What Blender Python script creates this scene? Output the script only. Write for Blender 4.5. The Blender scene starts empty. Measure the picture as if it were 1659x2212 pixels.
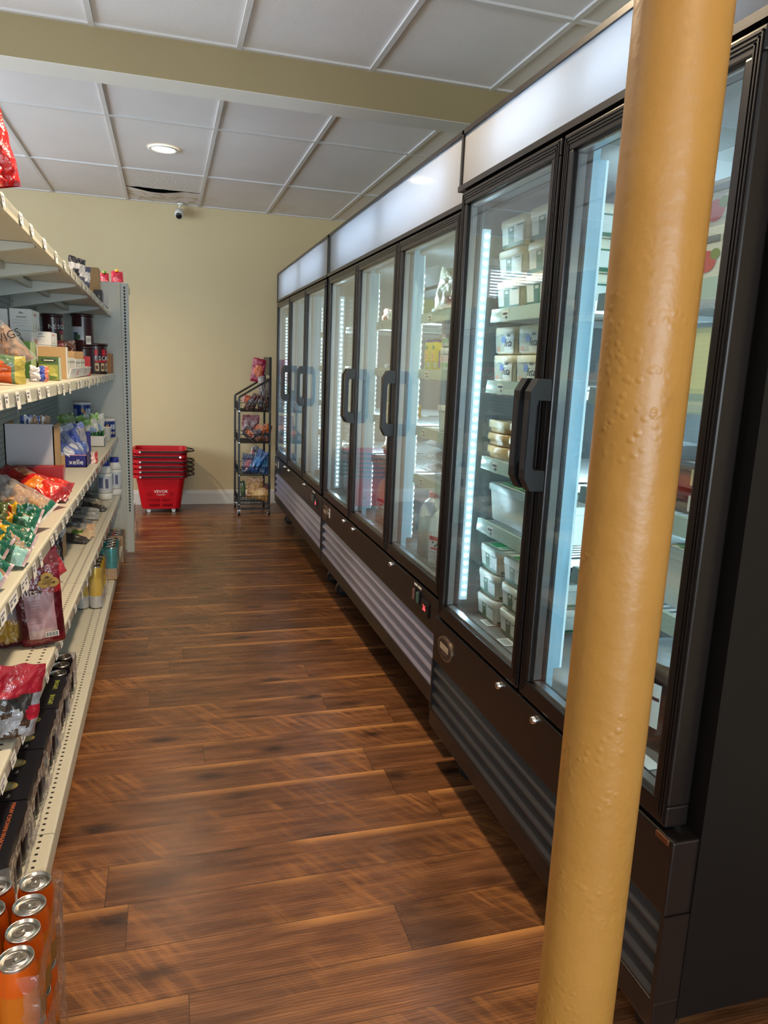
import bpy, bmesh, math, random
from mathutils import Vector, Matrix, Euler, noise

random.seed(7)
S = bpy.context.scene
COL = S.collection
PI = math.pi
R = math.radians

# ---------------------------------------------------------------- camera, light, exposure
FW, FH = 1659.0, 2212.0
FOC, YAW, PITCH, ROLL, CH = 1576.58, 0.2924, -0.1942, 0.0427, 1.3686
_f = Vector((math.sin(YAW) * math.cos(PITCH), math.cos(YAW) * math.cos(PITCH), math.sin(PITCH)))
_r0 = Vector((math.cos(YAW), -math.sin(YAW), 0))
_u0 = _r0.cross(_f)
_r = math.cos(ROLL) * _r0 + math.sin(ROLL) * _u0
_u = -math.sin(ROLL) * _r0 + math.cos(ROLL) * _u0
CAMP = Vector((0, 0, CH))


def at(px, py, x=None, y=None, z=None):
    """the point of the photograph's ray that lies on a plane of the room"""
    d = _f * FOC + _r * (px - FW / 2) - _u * (py - FH / 2)
    if x is not None:
        t = (x - CAMP.x) / d.x
    elif y is not None:
        t = (y - CAMP.y) / d.y
    else:
        t = (z - CAMP.z) / d.z
    return CAMP + d * t


def dep(p):
    return (Vector(p) - CAMP).dot(_f)


cam = bpy.data.cameras.new('camera')
cam.sensor_fit = 'HORIZONTAL'
cam.sensor_width = 36.0
cam.lens = FOC * 36.0 / FW
cam.clip_start = 0.02
cam.clip_end = 80
co = bpy.data.objects.new('camera', cam)
COL.objects.link(co)
m = Matrix((_r, _u, -_f)).transposed().to_4x4()
m.translation = CAMP
co.matrix_world = m
S.camera = co

S.view_settings.view_transform = 'Standard'
S.view_settings.look = 'None'
S.view_settings.exposure = 0.0
S.view_settings.gamma = 1.0
S.view_settings.use_curve_mapping = False
S.cycles.max_bounces = 10
S.cycles.transparent_max_bounces = 24
S.cycles.diffuse_bounces = 5
S.cycles.glossy_bounces = 5
S.cycles.caustics_reflective = False
S.cycles.caustics_refractive = False
S.cycles.sample_clamp_indirect = 6.0

ZC = 2.729            # ceiling
YB = 7.203            # end wall
TUBE = 17.0            # sign lamps in the cooler headers
LED = 330.0           # cooler light diodes
STRIP = 0.9           # their diffuser strips, and the glow put on the mullion covers
SPOT = 150.0           # ceiling downlights
DAY = 250.0            # daylight through the shop windows, and the added aisle fill
WORLD = 3.0

w = bpy.data.worlds.new('daylight')
w.use_nodes = True
w.node_tree.nodes['Background'].inputs[0].default_value = (0.78, 0.88, 1.0, 1)
w.node_tree.nodes['Background'].inputs[1].default_value = WORLD
S.world = w


def area_light(name, loc, rot, sx, sy, power, color):
    l = bpy.data.lights.new(name, 'AREA')
    l.shape = 'RECTANGLE'
    l.size = sx
    l.size_y = sy
    l.energy = power
    l.color = color
    o = bpy.data.objects.new(name, l)
    o.location = loc
    o.rotation_euler = rot
    COL.objects.link(o)
    return o


# daylight in the openings of the shop-front windows (outside the panes), plus an added aisle fill
area_light('daylight_shop_front', (-2.5, -4.35, 1.55), (R(90), 0, 0), 1.5, 2.2, DAY * 0.2, (0.74, 0.86, 1.0))
area_light('fill_aisle_front', (0.3, -4.35, 1.25), (R(88), 0, 0), 2.5, 1.9, DAY * 0.65, (0.78, 0.88, 1.0))  # added fill from behind the camera to brighten the shelving
area_light('daylight_side_window', (-3.75, 3.6, 1.7), (R(122), 0, R(-90)), 3.2, 1.7, DAY * 0.85, (0.74, 0.86, 1.0))
area_light('daylight_end_window', (-2.3, YB + 0.35, 1.85), (R(90), 0, R(180)), 1.7, 1.2, DAY * 0.14, (0.82, 0.9, 1.0))


def spot(x, y, power=SPOT, z=None):
    l = bpy.data.lights.new('downlight_beam', 'SPOT')
    l.energy = power
    l.color = (1.0, 0.77, 0.50)
    l.spot_size = R(150)
    l.spot_blend = 0.6
    l.shadow_soft_size = 0.06
    o = bpy.data.objects.new('downlight_beam', l)
    o.location = (x, y, (z or ZC) - 0.03)
    COL.objects.link(o)


DOWNLIGHTS = [(0.0, 5.415), (0.33, 2.2), (0.25, -0.5), (-1.22, 5.415), (-2.44, -0.7), (-2.44, 2.2)]
for _x, _y in DOWNLIGHTS:
    spot(_x, _y, SPOT * (0.12 if (_y > 5 and _x > -1) else 0.75 if _y > 5 else (1.3 if _y > 0 else 0.5) if _x > 0 else 0.6))


# ---------------------------------------------------------------- materials
def lin(c):
    c = c / 255.0
    return c / 12.92 if c <= 0.04045 else ((c + 0.055) / 1.055) ** 2.4


def rgb(r, g, b):
    return (lin(r), lin(g), lin(b), 1)


_M = {}


def mat(name, col, rough=0.5, metal=0.0, bump=0.0, bscale=60.0, var=0.0, vscale=8.0, coat=0.0, spec=None, emit=None, es=1.0, trans=0.0, alpha=None):
    if name in _M:
        return _M[name]
    mm = bpy.data.materials.new(name)
    mm.use_nodes = True
    nt = mm.node_tree
    b = nt.nodes['Principled BSDF']
    b.inputs['Base Color'].default_value = col
    b.inputs['Roughness'].default_value = rough
    b.inputs['Metallic'].default_value = metal
    if coat:
        b.inputs['Coat Weight'].default_value = coat
        b.inputs['Coat Roughness'].default_value = 0.10
    if spec is not None:
        b.inputs['Specular IOR Level'].default_value = spec
    if emit:
        b.inputs['Emission Color'].default_value = emit
        b.inputs['Emission Strength'].default_value = es
    if trans:
        b.inputs['Transmission Weight'].default_value = trans
    if alpha is not None:
        b.inputs['Alpha'].default_value = alpha
    tc = None
    if var or bump:
        tc = nt.nodes.new('ShaderNodeTexCoord')
    if var:
        n = nt.nodes.new('ShaderNodeTexNoise')
        n.inputs['Scale'].default_value = vscale
        n.inputs['Detail'].default_value = 4
        nt.links.new(tc.outputs['Object'], n.inputs['Vector'])
        mr = nt.nodes.new('ShaderNodeMapRange')
        mr.inputs[1].default_value = 0.3
        mr.inputs[2].default_value = 0.7
        mr.inputs[3].default_value = 1 - var
        mr.inputs[4].default_value = 1 + var * 0.6
        nt.links.new(n.outputs['Fac'], mr.inputs[0])
        mx = nt.nodes.new('ShaderNodeVectorMath')
        mx.operation = 'SCALE'
        mx.inputs[0].default_value = col[:3]
        nt.links.new(mr.outputs[0], mx.inputs['Scale'])
        nt.links.new(mx.outputs[0], b.inputs['Base Color'])
    if bump:
        n = nt.nodes.new('ShaderNodeTexNoise')
        n.inputs['Scale'].default_value = bscale
        n.inputs['Detail'].default_value = 3
        nt.links.new(tc.outputs['Object'], n.inputs['Vector'])
        bp = nt.nodes.new('ShaderNodeBump')
        bp.inputs['Strength'].default_value = bump
        bp.inputs['Distance'].default_value = 0.01
        nt.links.new(n.outputs['Fac'], bp.inputs['Height'])
        nt.links.new(bp.outputs[0], b.inputs['Normal'])
        if coat:
            nt.links.new(bp.outputs[0], b.inputs['Coat Normal'])
    _M[name] = mm
    return mm


def pl(r, g, b, rough=0.45):
    """printed card or plastic in one ink"""
    return mat('ink_%d_%d_%d_%d' % (r, g, b, int(rough * 100)), rgb(r, g, b), rough)


def foil(r, g, b):
    """crinkled glossy packet film in one ink"""
    return mat('foil_%d_%d_%d' % (r, g, b), rgb(r, g, b), 0.3, bump=0.6, bscale=55, var=0.22, vscale=26, coat=0.9)


def clear_mat(name, tint, rough, fac, bump=0.0, bscale=40.0, haze=0.0):
    """thin clear plastic or glass: see-through with a Fresnel gloss"""
    if name in _M:
        return _M[name]
    mm = bpy.data.materials.new(name)
    mm.use_nodes = True
    nt = mm.node_tree
    nt.nodes.remove(nt.nodes['Principled BSDF'])
    out = nt.nodes['Material Output']
    tr = nt.nodes.new('ShaderNodeBsdfTransparent')
    tr.inputs[0].default_value = tint
    gl = nt.nodes.new('ShaderNodeBsdfGlossy')
    gl.inputs['Roughness'].default_value = rough
    gl.inputs['Color'].default_value = (1, 1, 1, 1)
    fr = nt.nodes.new('ShaderNodeFresnel')
    ge = nt.nodes.new('ShaderNodeNewGeometry')
    mi = nt.nodes.new('ShaderNodeMapRange')          # same reflection on both faces of the sheet
    mi.inputs[3].default_value = fac
    mi.inputs[4].default_value = 1.0 / fac
    nt.links.new(ge.outputs['Backfacing'], mi.inputs[0])
    nt.links.new(mi.outputs[0], fr.inputs['IOR'])
    mx = nt.nodes.new('ShaderNodeMixShader')
    if haze:
        df = nt.nodes.new('ShaderNodeBsdfDiffuse')
        df.inputs[0].default_value = (0.8, 0.8, 0.82, 1)
        m2 = nt.nodes.new('ShaderNodeMixShader')
        m2.inputs[0].default_value = haze
        nt.links.new(tr.outputs[0], m2.inputs[1])
        nt.links.new(df.outputs[0], m2.inputs[2])
        nt.links.new(m2.outputs[0], mx.inputs[1])
    else:
        nt.links.new(tr.outputs[0], mx.inputs[1])
    nt.links.new(fr.outputs[0], mx.inputs[0])
    nt.links.new(gl.outputs[0], mx.inputs[2])
    if bump:
        tc = nt.nodes.new('ShaderNodeTexCoord')
        n = nt.nodes.new('ShaderNodeTexNoise')
        n.inputs['Scale'].default_value = bscale
        n.inputs['Detail'].default_value = 3
        nt.links.new(tc.outputs['Object'], n.inputs['Vector'])
        bp = nt.nodes.new('ShaderNodeBump')
        bp.inputs['Strength'].default_value = bump
        bp.inputs['Distance'].default_value = 0.01
        nt.links.new(n.outputs['Fac'], bp.inputs['Height'])
        nt.links.new(bp.outputs[0], gl.inputs['Normal'])
        nt.links.new(bp.outputs[0], fr.inputs['Normal'])
    nt.links.new(mx.outputs[0], out.inputs[0])
    _M[name] = mm
    return mm


class NT:
    """small helper for node graphs"""
    def __init__(self, name):
        self.m = bpy.data.materials.new(name)
        self.m.use_nodes = True
        self.t = self.m.node_tree
        self.b = self.t.nodes['Principled BSDF']

    def n(self, typ, **kw):
        nd = self.t.nodes.new(typ)
        for k, v in kw.items():
            setattr(nd, k, v)
        return nd

    def link(self, a, b):
        self.t.links.new(a, b)

    def val(self, sock, v):
        if hasattr(v, 'node'):
            self.link(v, sock)
        else:
            sock.default_value = v

    def math(self, op, a, b=0.0, c=None):
        nd = self.n('ShaderNodeMath', operation=op)
        self.val(nd.inputs[0], a)
        self.val(nd.inputs[1], b)
        if c is not None:
            self.val(nd.inputs[2], c)
        return nd.outputs[0]

    def noise(self, vec, scale, detail=4, rough=0.55):
        nd = self.n('ShaderNodeTexNoise')
        self.link(vec, nd.inputs['Vector'])
        nd.inputs['Scale'].default_value = scale
        nd.inputs['Detail'].default_value = detail
        nd.inputs['Roughness'].default_value = rough
        return nd.outputs['Fac']

    def comb(self, x, y, z):
        nd = self.n('ShaderNodeCombineXYZ')
        self.val(nd.inputs[0], x)
        self.val(nd.inputs[1], y)
        self.val(nd.inputs[2], z)
        return nd.outputs[0]

    def ramp(self, fac, stops):
        nd = self.n('ShaderNodeValToRGB')
        self.link(fac, nd.inputs[0])
        e = nd.color_ramp.elements
        while len(e) < len(stops):
            e.new(0.5)
        for k, (p, c) in enumerate(stops):
            e[k].position = p
            e[k].color = c
        return nd.outputs[0]

    def mix(self, fac, a, b, mode='MIX'):
        nd = self.n('ShaderNodeMix', data_type='RGBA', blend_type=mode)
        self.val(nd.inputs[0], fac)
        self.val(nd.inputs[6], a)
        self.val(nd.inputs[7], b)
        return nd.outputs[2]

    def rng(self, v, a, b, c, d):
        nd = self.n('ShaderNodeMapRange')
        self.link(v, nd.inputs[0])
        for i, q in enumerate((a, b, c, d)):
            nd.inputs[i + 1].default_value = q
        return nd.outputs[0]

    def bump(self, h, strength, dist=0.01):
        nd = self.n('ShaderNodeBump')
        nd.inputs['Strength'].default_value = strength
        nd.inputs['Distance'].default_value = dist
        self.link(h, nd.inputs['Height'])
        self.link(nd.outputs[0], self.b.inputs['Normal'])


def floor_material():
    g = NT('plank_flooring')
    tc = g.n('ShaderNodeTexCoord')
    sp = g.n('ShaderNodeSeparateXYZ')
    g.link(tc.outputs['Object'], sp.inputs[0])
    x, y = sp.outputs[0], sp.outputs[1]
    PW, PL = 0.158, 1.22
    row = g.math('FLOOR', g.math('DIVIDE', g.math('ADD', y, 0.001), PW))
    fy = g.math('FRACT', g.math('DIVIDE', g.math('ADD', y, 0.001), PW))
    wn = g.n('ShaderNodeTexWhiteNoise', noise_dimensions='1D')
    g.link(row, wn.inputs['W'])
    xs = g.math('ADD', x, g.math('MULTIPLY', wn.outputs['Value'], 3.7))
    col = g.math('FLOOR', g.math('DIVIDE', xs, PL))
    fx = g.math('FRACT', g.math('DIVIDE', xs, PL))
    wn2 = g.n('ShaderNodeTexWhiteNoise', noise_dimensions='2D')
    g.link(g.comb(row, col, 0), wn2.inputs['Vector'])
    pid = wn2.outputs['Value']
    off = g.math('MULTIPLY', pid, 37.0)
    # long grain
    v1 = g.comb(g.math('MULTIPLY', x, 1.6), g.math('MULTIPLY', y, 16.0), off)
    n1 = g.noise(v1, 2.2, 6, 0.6)
    v2 = g.comb(g.math('MULTIPLY', x, 3.0), g.math('MULTIPLY', y, 110.0), off)
    n2 = g.noise(v2, 1.6, 4, 0.6)
    n4 = g.noise(g.comb(g.math('MULTIPLY', x, 1.0), g.math('MULTIPLY', y, 3.5), off), 1.7, 3, 0.5)
    # cathedral rings
    wv = g.n('ShaderNodeTexWave', wave_type='RINGS', rings_direction='Z')
    g.link(g.comb(g.math('MULTIPLY', x, 0.9), g.math('MULTIPLY', y, 7.0), off), wv.inputs['Vector'])
    wv.inputs['Scale'].default_value = 5.5
    wv.inputs['Distortion'].default_value = 6.0
    wv.inputs['Detail'].default_value = 3.0
    wv.inputs['Detail Scale'].default_value = 1.1
    # saw marks across the plank
    v3 = g.comb(g.math('ADD', g.math('MULTIPLY', x, 46.0), g.math('MULTIPLY', y, 30.0)), g.math('MULTIPLY', y, 5.0), off)
    n3 = g.noise(v3, 1.0, 3, 0.6)
    patch = g.rng(g.noise(g.comb(x, y, off), 2.6, 2), 0.47, 0.62, 0.0, 1.0)
    saw = g.math('MULTIPLY', g.rng(n3, 0.45, 0.72, 0, 1), patch)
    base = g.ramp(n1, [(0.25, rgb(66, 40, 24)), (0.45, rgb(98, 63, 39)), (0.62, rgb(124, 82, 52)), (0.8, rgb(152, 104, 66))])
    base = g.mix(g.rng(wv.outputs['Fac'], 0.45, 1.0, 0.0, 0.6), base, rgb(74, 40, 22))
    base = g.mix(g.rng(n2, 0.5, 0.75, 0.0, 0.38), base, rgb(72, 46, 32))
    base = g.mix(g.rng(n4, 0.52, 0.72, 0.0, 0.5), base, rgb(74, 50, 36))
    base = g.mix(g.math('MULTIPLY', saw, 0.6), base, rgb(170, 112, 62))
    # knots
    vo = g.n('ShaderNodeTexVoronoi', feature='F1')
    g.link(g.comb(g.math('MULTIPLY', x, 1.7), g.math('MULTIPLY', y, 4.2), off), vo.inputs['Vector'])
    vo.inputs['Scale'].default_value = 1.8
    kn = g.math('ADD', vo.outputs['Distance'], g.math('MULTIPLY', n2, 0.12))
    base = g.mix(g.rng(kn, 0.12, 0.30, 0.85, 0.0), base, rgb(38, 22, 15))
    # per plank tone
    tone = g.rng(pid, 0, 1, 1.0, 1.42)
    vm = g.n('ShaderNodeVectorMath', operation='SCALE')
    g.link(base, vm.inputs[0])
    g.link(tone, vm.inputs['Scale'])
    # pale worn long edge on one side of each plank
    wn3 = g.n('ShaderNodeTexWhiteNoise', noise_dimensions='2D')
    g.link(g.comb(col, row, 0), wn3.inputs['Vector'])
    edge = g.math('MULTIPLY', g.rng(fy, 0.80, 0.97, 0.0, 1.0), g.rng(g.noise(g.comb(g.math('MULTIPLY', x, 1.4), row, off), 1.3, 2), 0.45, 0.6, 0.0, 1.0))
    c = g.mix(g.math('MULTIPLY', edge, 0.8), vm.outputs[0], rgb(196, 136, 80))
    # joints
    j = g.math('MAXIMUM', g.math('LESS_THAN', fy, 0.012), g.math('LESS_THAN', fx, 0.0016))
    c = g.mix(g.math('MULTIPLY', j, 0.75), c, rgb(30, 17, 11))
    g.link(c, g.b.inputs['Base Color'])
    rr = g.math('ADD', 0.20, g.math('MULTIPLY', n2, 0.16))
    g.link(rr, g.b.inputs['Roughness'])
    g.b.inputs['Specular IOR Level'].default_value = 0.5
    h = g.math('ADD', g.math('MULTIPLY', n2, 0.5), g.math('MULTIPLY', saw, 0.35))
    h = g.math('SUBTRACT', h, g.math('MULTIPLY', j, 0.8))
    g.bump(h, 0.15, 0.004)
    return g.m


def tile_material():
    g = NT('ceiling_board')
    tc = g.n('ShaderNodeTexCoord')
    v = tc.outputs['Object']
    n = g.noise(v, 220, 3)
    big = g.noise(v, 0.9, 3)
    sp = g.n('ShaderNodeSeparateXYZ')
    g.link(v, sp.inputs[0])
    c = g.mix(g.rng(big, 0.35, 0.7, 0, 1), rgb(214, 211, 212), rgb(226, 223, 224))
    # old water marks by the end wall
    st = g.math('MULTIPLY', g.rng(g.noise(v, 3.1, 4), 0.58, 0.64, 0, 1), g.rng(sp.outputs[1], 6.7, 7.1, 0, 0.5))
    c = g.mix(st, c, rgb(205, 186, 158))
    g.link(c, g.b.inputs['Base Color'])
    g.b.inputs['Roughness'].default_value = 0.9
    g.bump(n, 0.25, 0.003)
    return g.m


def stain_tile_material():
    g = NT('sagging_board')
    tc = g.n('ShaderNodeTexCoord')
    v = tc.outputs['Object']
    sp = g.n('ShaderNodeSeparateXYZ')
    g.link(v, sp.inputs[0])
    d = g.math('ABSOLUTE', g.math('SUBTRACT', g.noise(v, 4.0, 5), 0.5))
    c = g.mix(g.rng(d, 0.0, 0.035, 0.8, 0.0), rgb(222, 217, 212), rgb(178, 150, 116))
    c = g.mix(g.rng(sp.outputs[1], 6.72, 6.8, 0.0, 1.0), rgb(220, 217, 215), c)
    g.link(c, g.b.inputs['Base Color'])
    g.b.inputs['Roughness'].default_value = 0.95
    g.bump(g.noise(v, 45, 5, 0.7), 0.8, 0.01)
    return g.m


def pole_material():
    g = NT('ochre_gloss_paint')
    tc = g.n('ShaderNodeTexCoord')
    v = tc.outputs['Object']
    c = g.mix(g.rng(g.noise(v, 5, 4), 0.35, 0.7, 0, 1), rgb(154, 112, 52), rgb(164, 121, 59))
    c = g.mix(g.rng(g.noise(v, 9, 5), 0.66, 0.74, 0, 0.35), c, rgb(124, 86, 40))
    g.link(c, g.b.inputs['Base Color'])
    g.b.inputs['Roughness'].default_value = 0.36
    vo = g.n('ShaderNodeTexVoronoi', feature='F1')
    g.link(v, vo.inputs['Vector'])
    vo.inputs['Scale'].default_value = 95
    lumps = g.math('MULTIPLY', g.rng(vo.outputs['Distance'], 0.1, 0.42, 1, 0), g.rng(g.noise(v, 6, 3), 0.5, 0.66, 0, 1))
    h = g.math('ADD', g.math('MULTIPLY', lumps, 0.28), g.math('MULTIPLY', g.noise(v, 38, 3), 0.4))
    g.bump(h, 0.55, 0.006)
    return g.m


def wall_material():
    g = NT('cream_wall_paint')
    tc = g.n('ShaderNodeTexCoord')
    v = tc.outputs['Object']
    c = g.mix(g.rng(g.noise(v, 1.1, 4), 0.3, 0.7, 0, 1), rgb(200, 182, 142), rgb(206, 188, 149))
    g.link(c, g.b.inputs['Base Color'])
    g.b.inputs['Roughness'].default_value = 0.6
    g.bump(g.noise(v, 160, 3), 0.15, 0.003)
    return g.m


def header_panel_material():
    mm = bpy.data.materials.new('opal_sign_panel')
    mm.use_nodes = True
    nt = mm.node_tree
    nt.nodes.remove(nt.nodes['Principled BSDF'])
    tl = nt.nodes.new('ShaderNodeBsdfTranslucent')
    tl.inputs[0].default_value = (0.86, 0.90, 0.97, 1)
    gl = nt.nodes.new('ShaderNodeBsdfGlossy')
    gl.inputs['Roughness'].default_value = 0.06
    df = nt.nodes.new('ShaderNodeBsdfDiffuse')
    df.inputs[0].default_value = (0.8, 0.82, 0.86, 1)
    fr = nt.nodes.new('ShaderNodeFresnel')
    fr.inputs[0].default_value = 1.42
    m1 = nt.nodes.new('ShaderNodeMixShader')
    m1.inputs[0].default_value = 0.15
    m2 = nt.nodes.new('ShaderNodeMixShader')
    nt.links.new(tl.outputs[0], m1.inputs[1])
    nt.links.new(df.outputs[0], m1.inputs[2])
    nt.links.new(fr.outputs[0], m2.inputs[0])
    nt.links.new(m1.outputs[0], m2.inputs[1])
    nt.links.new(gl.outputs[0], m2.inputs[2])
    nt.links.new(m2.outputs[0], nt.nodes['Material Output'].inputs[0])
    return mm


def perforated(name, col, rows, pitch, axis=1, rad=0.0035, rough=0.42):
    """painted steel with rows of punched holes; rows = distances from the front lip along x"""
    g = NT(name)
    tc = g.n('ShaderNodeTexCoord')
    sp = g.n('ShaderNodeSeparateXYZ')
    g.link(tc.outputs['Object'], sp.inputs[0])
    a = g.math('MULTIPLY', g.math('SUBTRACT', g.math('FRACT', g.math('DIVIDE', sp.outputs[1], pitch)), 0.5), pitch)
    tot = None
    for rx in rows:
        d = g.math('SUBTRACT', sp.outputs[0], rx)
        q = g.math('SQRT', g.math('ADD', g.math('MULTIPLY', a, a), g.math('MULTIPLY', d, d)))
        hit = g.math('LESS_THAN', q, rad)
        tot = hit if tot is None else g.math('MAXIMUM', tot, hit)
    if tot is None:
        g.b.inputs['Base Color'].default_value = col
    else:
        g.link(g.mix(tot, col, rgb(38, 34, 28)), g.b.inputs['Base Color'])
    g.b.inputs['Roughness'].default_value = rough
    return g.m


def pegboard_material(col):
    g = NT('pegboard_steel')
    tc = g.n('ShaderNodeTexCoord')
    sp = g.n('ShaderNodeSeparateXYZ')
    g.link(tc.outputs['Object'], sp.inputs[0])
    P = 0.0254
    a = g.math('SUBTRACT', g.math('FRACT', g.math('DIVIDE', sp.outputs[1], P)), 0.5)
    b = g.math('SUBTRACT', g.math('FRACT', g.math('DIVIDE', sp.outputs[2], P)), 0.5)
    q = g.math('SQRT', g.math('ADD', g.math('MULTIPLY', a, a), g.math('MULTIPLY', b, b)))
    g.link(g.mix(g.math('LESS_THAN', q, 0.17), col, rgb(40, 46, 52)), g.b.inputs['Base Color'])
    g.b.inputs['Roughness'].default_value = 0.5
    return g.m


# ---------------------------------------------------------------- mesh helpers
class MB:
    def __init__(self):
        self.v, self.f, self.mi, self.sm, self.mats = [], [], [], [], []

    def mid(self, mt):
        if mt not in self.mats:
            self.mats.append(mt)
        return self.mats.index(mt)

    def add(self, verts, faces, mt, smooth=False, M=None):
        o = len(self.v)
        i = self.mid(mt)
        for p in verts:
            p = Vector(p)
            self.v.append(M @ p if M is not None else p)
        for f in faces:
            self.f.append(tuple(k + o for k in f))
            self.mi.append(i)
            self.sm.append(smooth)
        return self

    def box(self, x0, x1, y0, y1, z0, z1, mt, M=None):
        if x0 > x1: x0, x1 = x1, x0
        if y0 > y1: y0, y1 = y1, y0
        if z0 > z1: z0, z1 = z1, z0
        v = [(x0, y0, z0), (x1, y0, z0), (x1, y1, z0), (x0, y1, z0), (x0, y0, z1), (x1, y0, z1), (x1, y1, z1), (x0, y1, z1)]
        f = [(0, 3, 2, 1), (4, 5, 6, 7), (0, 1, 5, 4), (1, 2, 6, 5), (2, 3, 7, 6), (3, 0, 4, 7)]
        return self.add(v, f, mt, False, M)

    def bbox(self, x0, x1, y0, y1, z0, z1, mt, b=0.003, M=None):
        """box with bevelled edges"""
        if x0 > x1: x0, x1 = x1, x0
        if y0 > y1: y0, y1 = y1, y0
        if z0 > z1: z0, z1 = z1, z0
        b = min(b, (x1 - x0) * .45, (y1 - y0) * .45, (z1 - z0) * .45)
        bm = bmesh.new()
        bmesh.ops.create_cube(bm, size=1)
        for q in bm.verts:
            q.co = Vector(((x0 + x1) / 2 + q.co.x * (x1 - x0), (y0 + y1) / 2 + q.co.y * (y1 - y0), (z0 + z1) / 2 + q.co.z * (z1 - z0)))
        bmesh.ops.bevel(bm, geom=bm.edges[:], offset=b, segments=2, profile=0.6, affect='EDGES')
        bm.verts.index_update()
        self.add([q.co.copy() for q in bm.verts], [[q.index for q in f.verts] for f in bm.faces], mt, False, M)
        bm.free()
        return self

    def quad(self, a, b, c, d, mt):
        return self.add([a, b, c, d], [(0, 1, 2, 3)], mt)

    def lathe(self, prof, mts, n=24, M=None, smooth=True, a0=0.0, a1=2 * PI, mfun=None):
        """prof = [(r, z)...]; mts = one material or one per segment"""
        closed = abs(a1 - a0 - 2 * PI) < 1e-6
        k = n if closed else n + 1
        ring = []
        V = []
        for (r, z) in prof:
            for i in range(k):
                a = a0 + (a1 - a0) * i / n
                V.append((r * math.cos(a), r * math.sin(a), z))
        o = len(self.v)
        for p in V:
            p = Vector(p)
            self.v.append(M @ p if M is not None else p)
        for s in range(len(prof) - 1):
            mt = mts[s] if isinstance(mts, (list, tuple)) else mts
            for i in range(n):
                j = (i + 1) % k
                self.f.append((o + s * k + i, o + s * k + j, o + (s + 1) * k + j, o + (s + 1) * k + i))
                self.mi.append(self.mid(mfun(s, i / n) or mt if mfun else mt))
                self.sm.append(smooth)
        return self

    def cyl(self, p0, p1, r, mt, n=10, r1=None, cap=True, smooth=True):
        p0, p1 = Vector(p0), Vector(p1)
        d = p1 - p0
        L = d.length
        q = d.to_track_quat('Z', 'Y').to_matrix().to_4x4()
        q.translation = p0
        r1 = r if r1 is None else r1
        self.lathe([(r, 0), (r1, L)], mt, n, q, smooth)
        if cap:
            self.add([(r * math.cos(2 * PI * i / n), r * math.sin(2 * PI * i / n), 0) for i in range(n)], [tuple(reversed(range(n)))], mt, False, q)
            self.add([(r1 * math.cos(2 * PI * i / n), r1 * math.sin(2 * PI * i / n), L) for i in range(n)], [tuple(range(n))], mt, False, q)
        return self

    def tube(self, pts, r, mt, n=8):
        pts = [Vector(p) for p in pts]
        for a, b in zip(pts[:-1], pts[1:]):
            self.cyl(a, b, r, mt, n, cap=True)
        return self

    def prism(self, poly, h0, h1, mt, M=None):
        """poly in the local xy plane, extruded along local z"""
        n = len(poly)
        v = [(a, b, h0) for a, b in poly] + [(a, b, h1) for a, b in poly]
        f = [tuple(reversed(range(n))), tuple(range(n, 2 * n))] + [(i, (i + 1) % n, n + (i + 1) % n, n + i) for i in range(n)]
        return self.add(v, f, mt, False, M)

    def loft(self, rings, mt, M=None, smooth=True, cap0=True, cap1=True, mts=None):
        n = len(rings[0])
        V = [p for r in rings for p in r]
        o = len(self.v)
        for p in V:
            p = Vector(p)
            self.v.append(M @ p if M is not None else p)
        for s in range(len(rings) - 1):
            q = mts[s] if mts else mt
            for i in range(n):
                j = (i + 1) % n
                self.f.append((o + s * n + i, o + s * n + j, o + (s + 1) * n + j, o + (s + 1) * n + i))
                self.mi.append(self.mid(q))
                self.sm.append(smooth)
        if cap0:
            self.f.append(tuple(o + i for i in reversed(range(n))))
            self.mi.append(self.mid(mts[0] if mts else mt)); self.sm.append(False)
        if cap1:
            self.f.append(tuple(o + (len(rings) - 1) * n + i for i in range(n)))
            self.mi.append(self.mid(mts[-1] if mts else mt)); self.sm.append(False)
        return self

    def text(self, s, size, mt, M, ext=0.0004, align='CENTER', shear=0.0):
        cu = bpy.data.curves.new('lettering', 'FONT')
        cu.body = s
        cu.size = size
        cu.extrude = ext
        cu.align_x = align
        cu.align_y = 'CENTER'
        cu.shear = shear
        cu.resolution_u = 2
        o = bpy.data.objects.new('lettering', cu)
        COL.objects.link(o)
        dg = bpy.context.evaluated_depsgraph_get()
        me = o.evaluated_get(dg).to_mesh()
        self.add([v.co.copy() for v in me.vertices], [tuple(p.vertices) for p in me.polygons], mt, False, M)
        o.evaluated_get(dg).to_mesh_clear()
        bpy.data.objects.remove(o)
        bpy.data.curves.remove(cu)
        return self

    def build(self, name, parent=None):
        me = bpy.data.meshes.new(name)
        me.from_pydata([tuple(v) for v in self.v], [], self.f)
        for mt in self.mats:
            me.materials.append(mt)
        me.polygons.foreach_set('material_index', self.mi)
        me.polygons.foreach_set('use_smooth', self.sm)
        me.update()
        o = bpy.data.objects.new(name, me)
        COL.objects.link(o)
        if parent is not None:
            o.parent = parent
        return o


def tag(o, label, cat=None, group=None, kind=None):
    if label:
        o['label'] = label
    if cat:
        o['category'] = cat
    if group:
        o['group'] = group
    if kind:
        o['kind'] = kind
    return o


def thing(name, loc, label, cat, group=None, rz=0.0):
    """an Empty at the base of a thing, parent of its parts"""
    o = bpy.data.objects.new(name, None)
    o.empty_display_size = 0.05
    o.location = loc
    o.rotation_euler = (0, 0, rz)
    COL.objects.link(o)
    return tag(o, label, cat, group)


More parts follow.
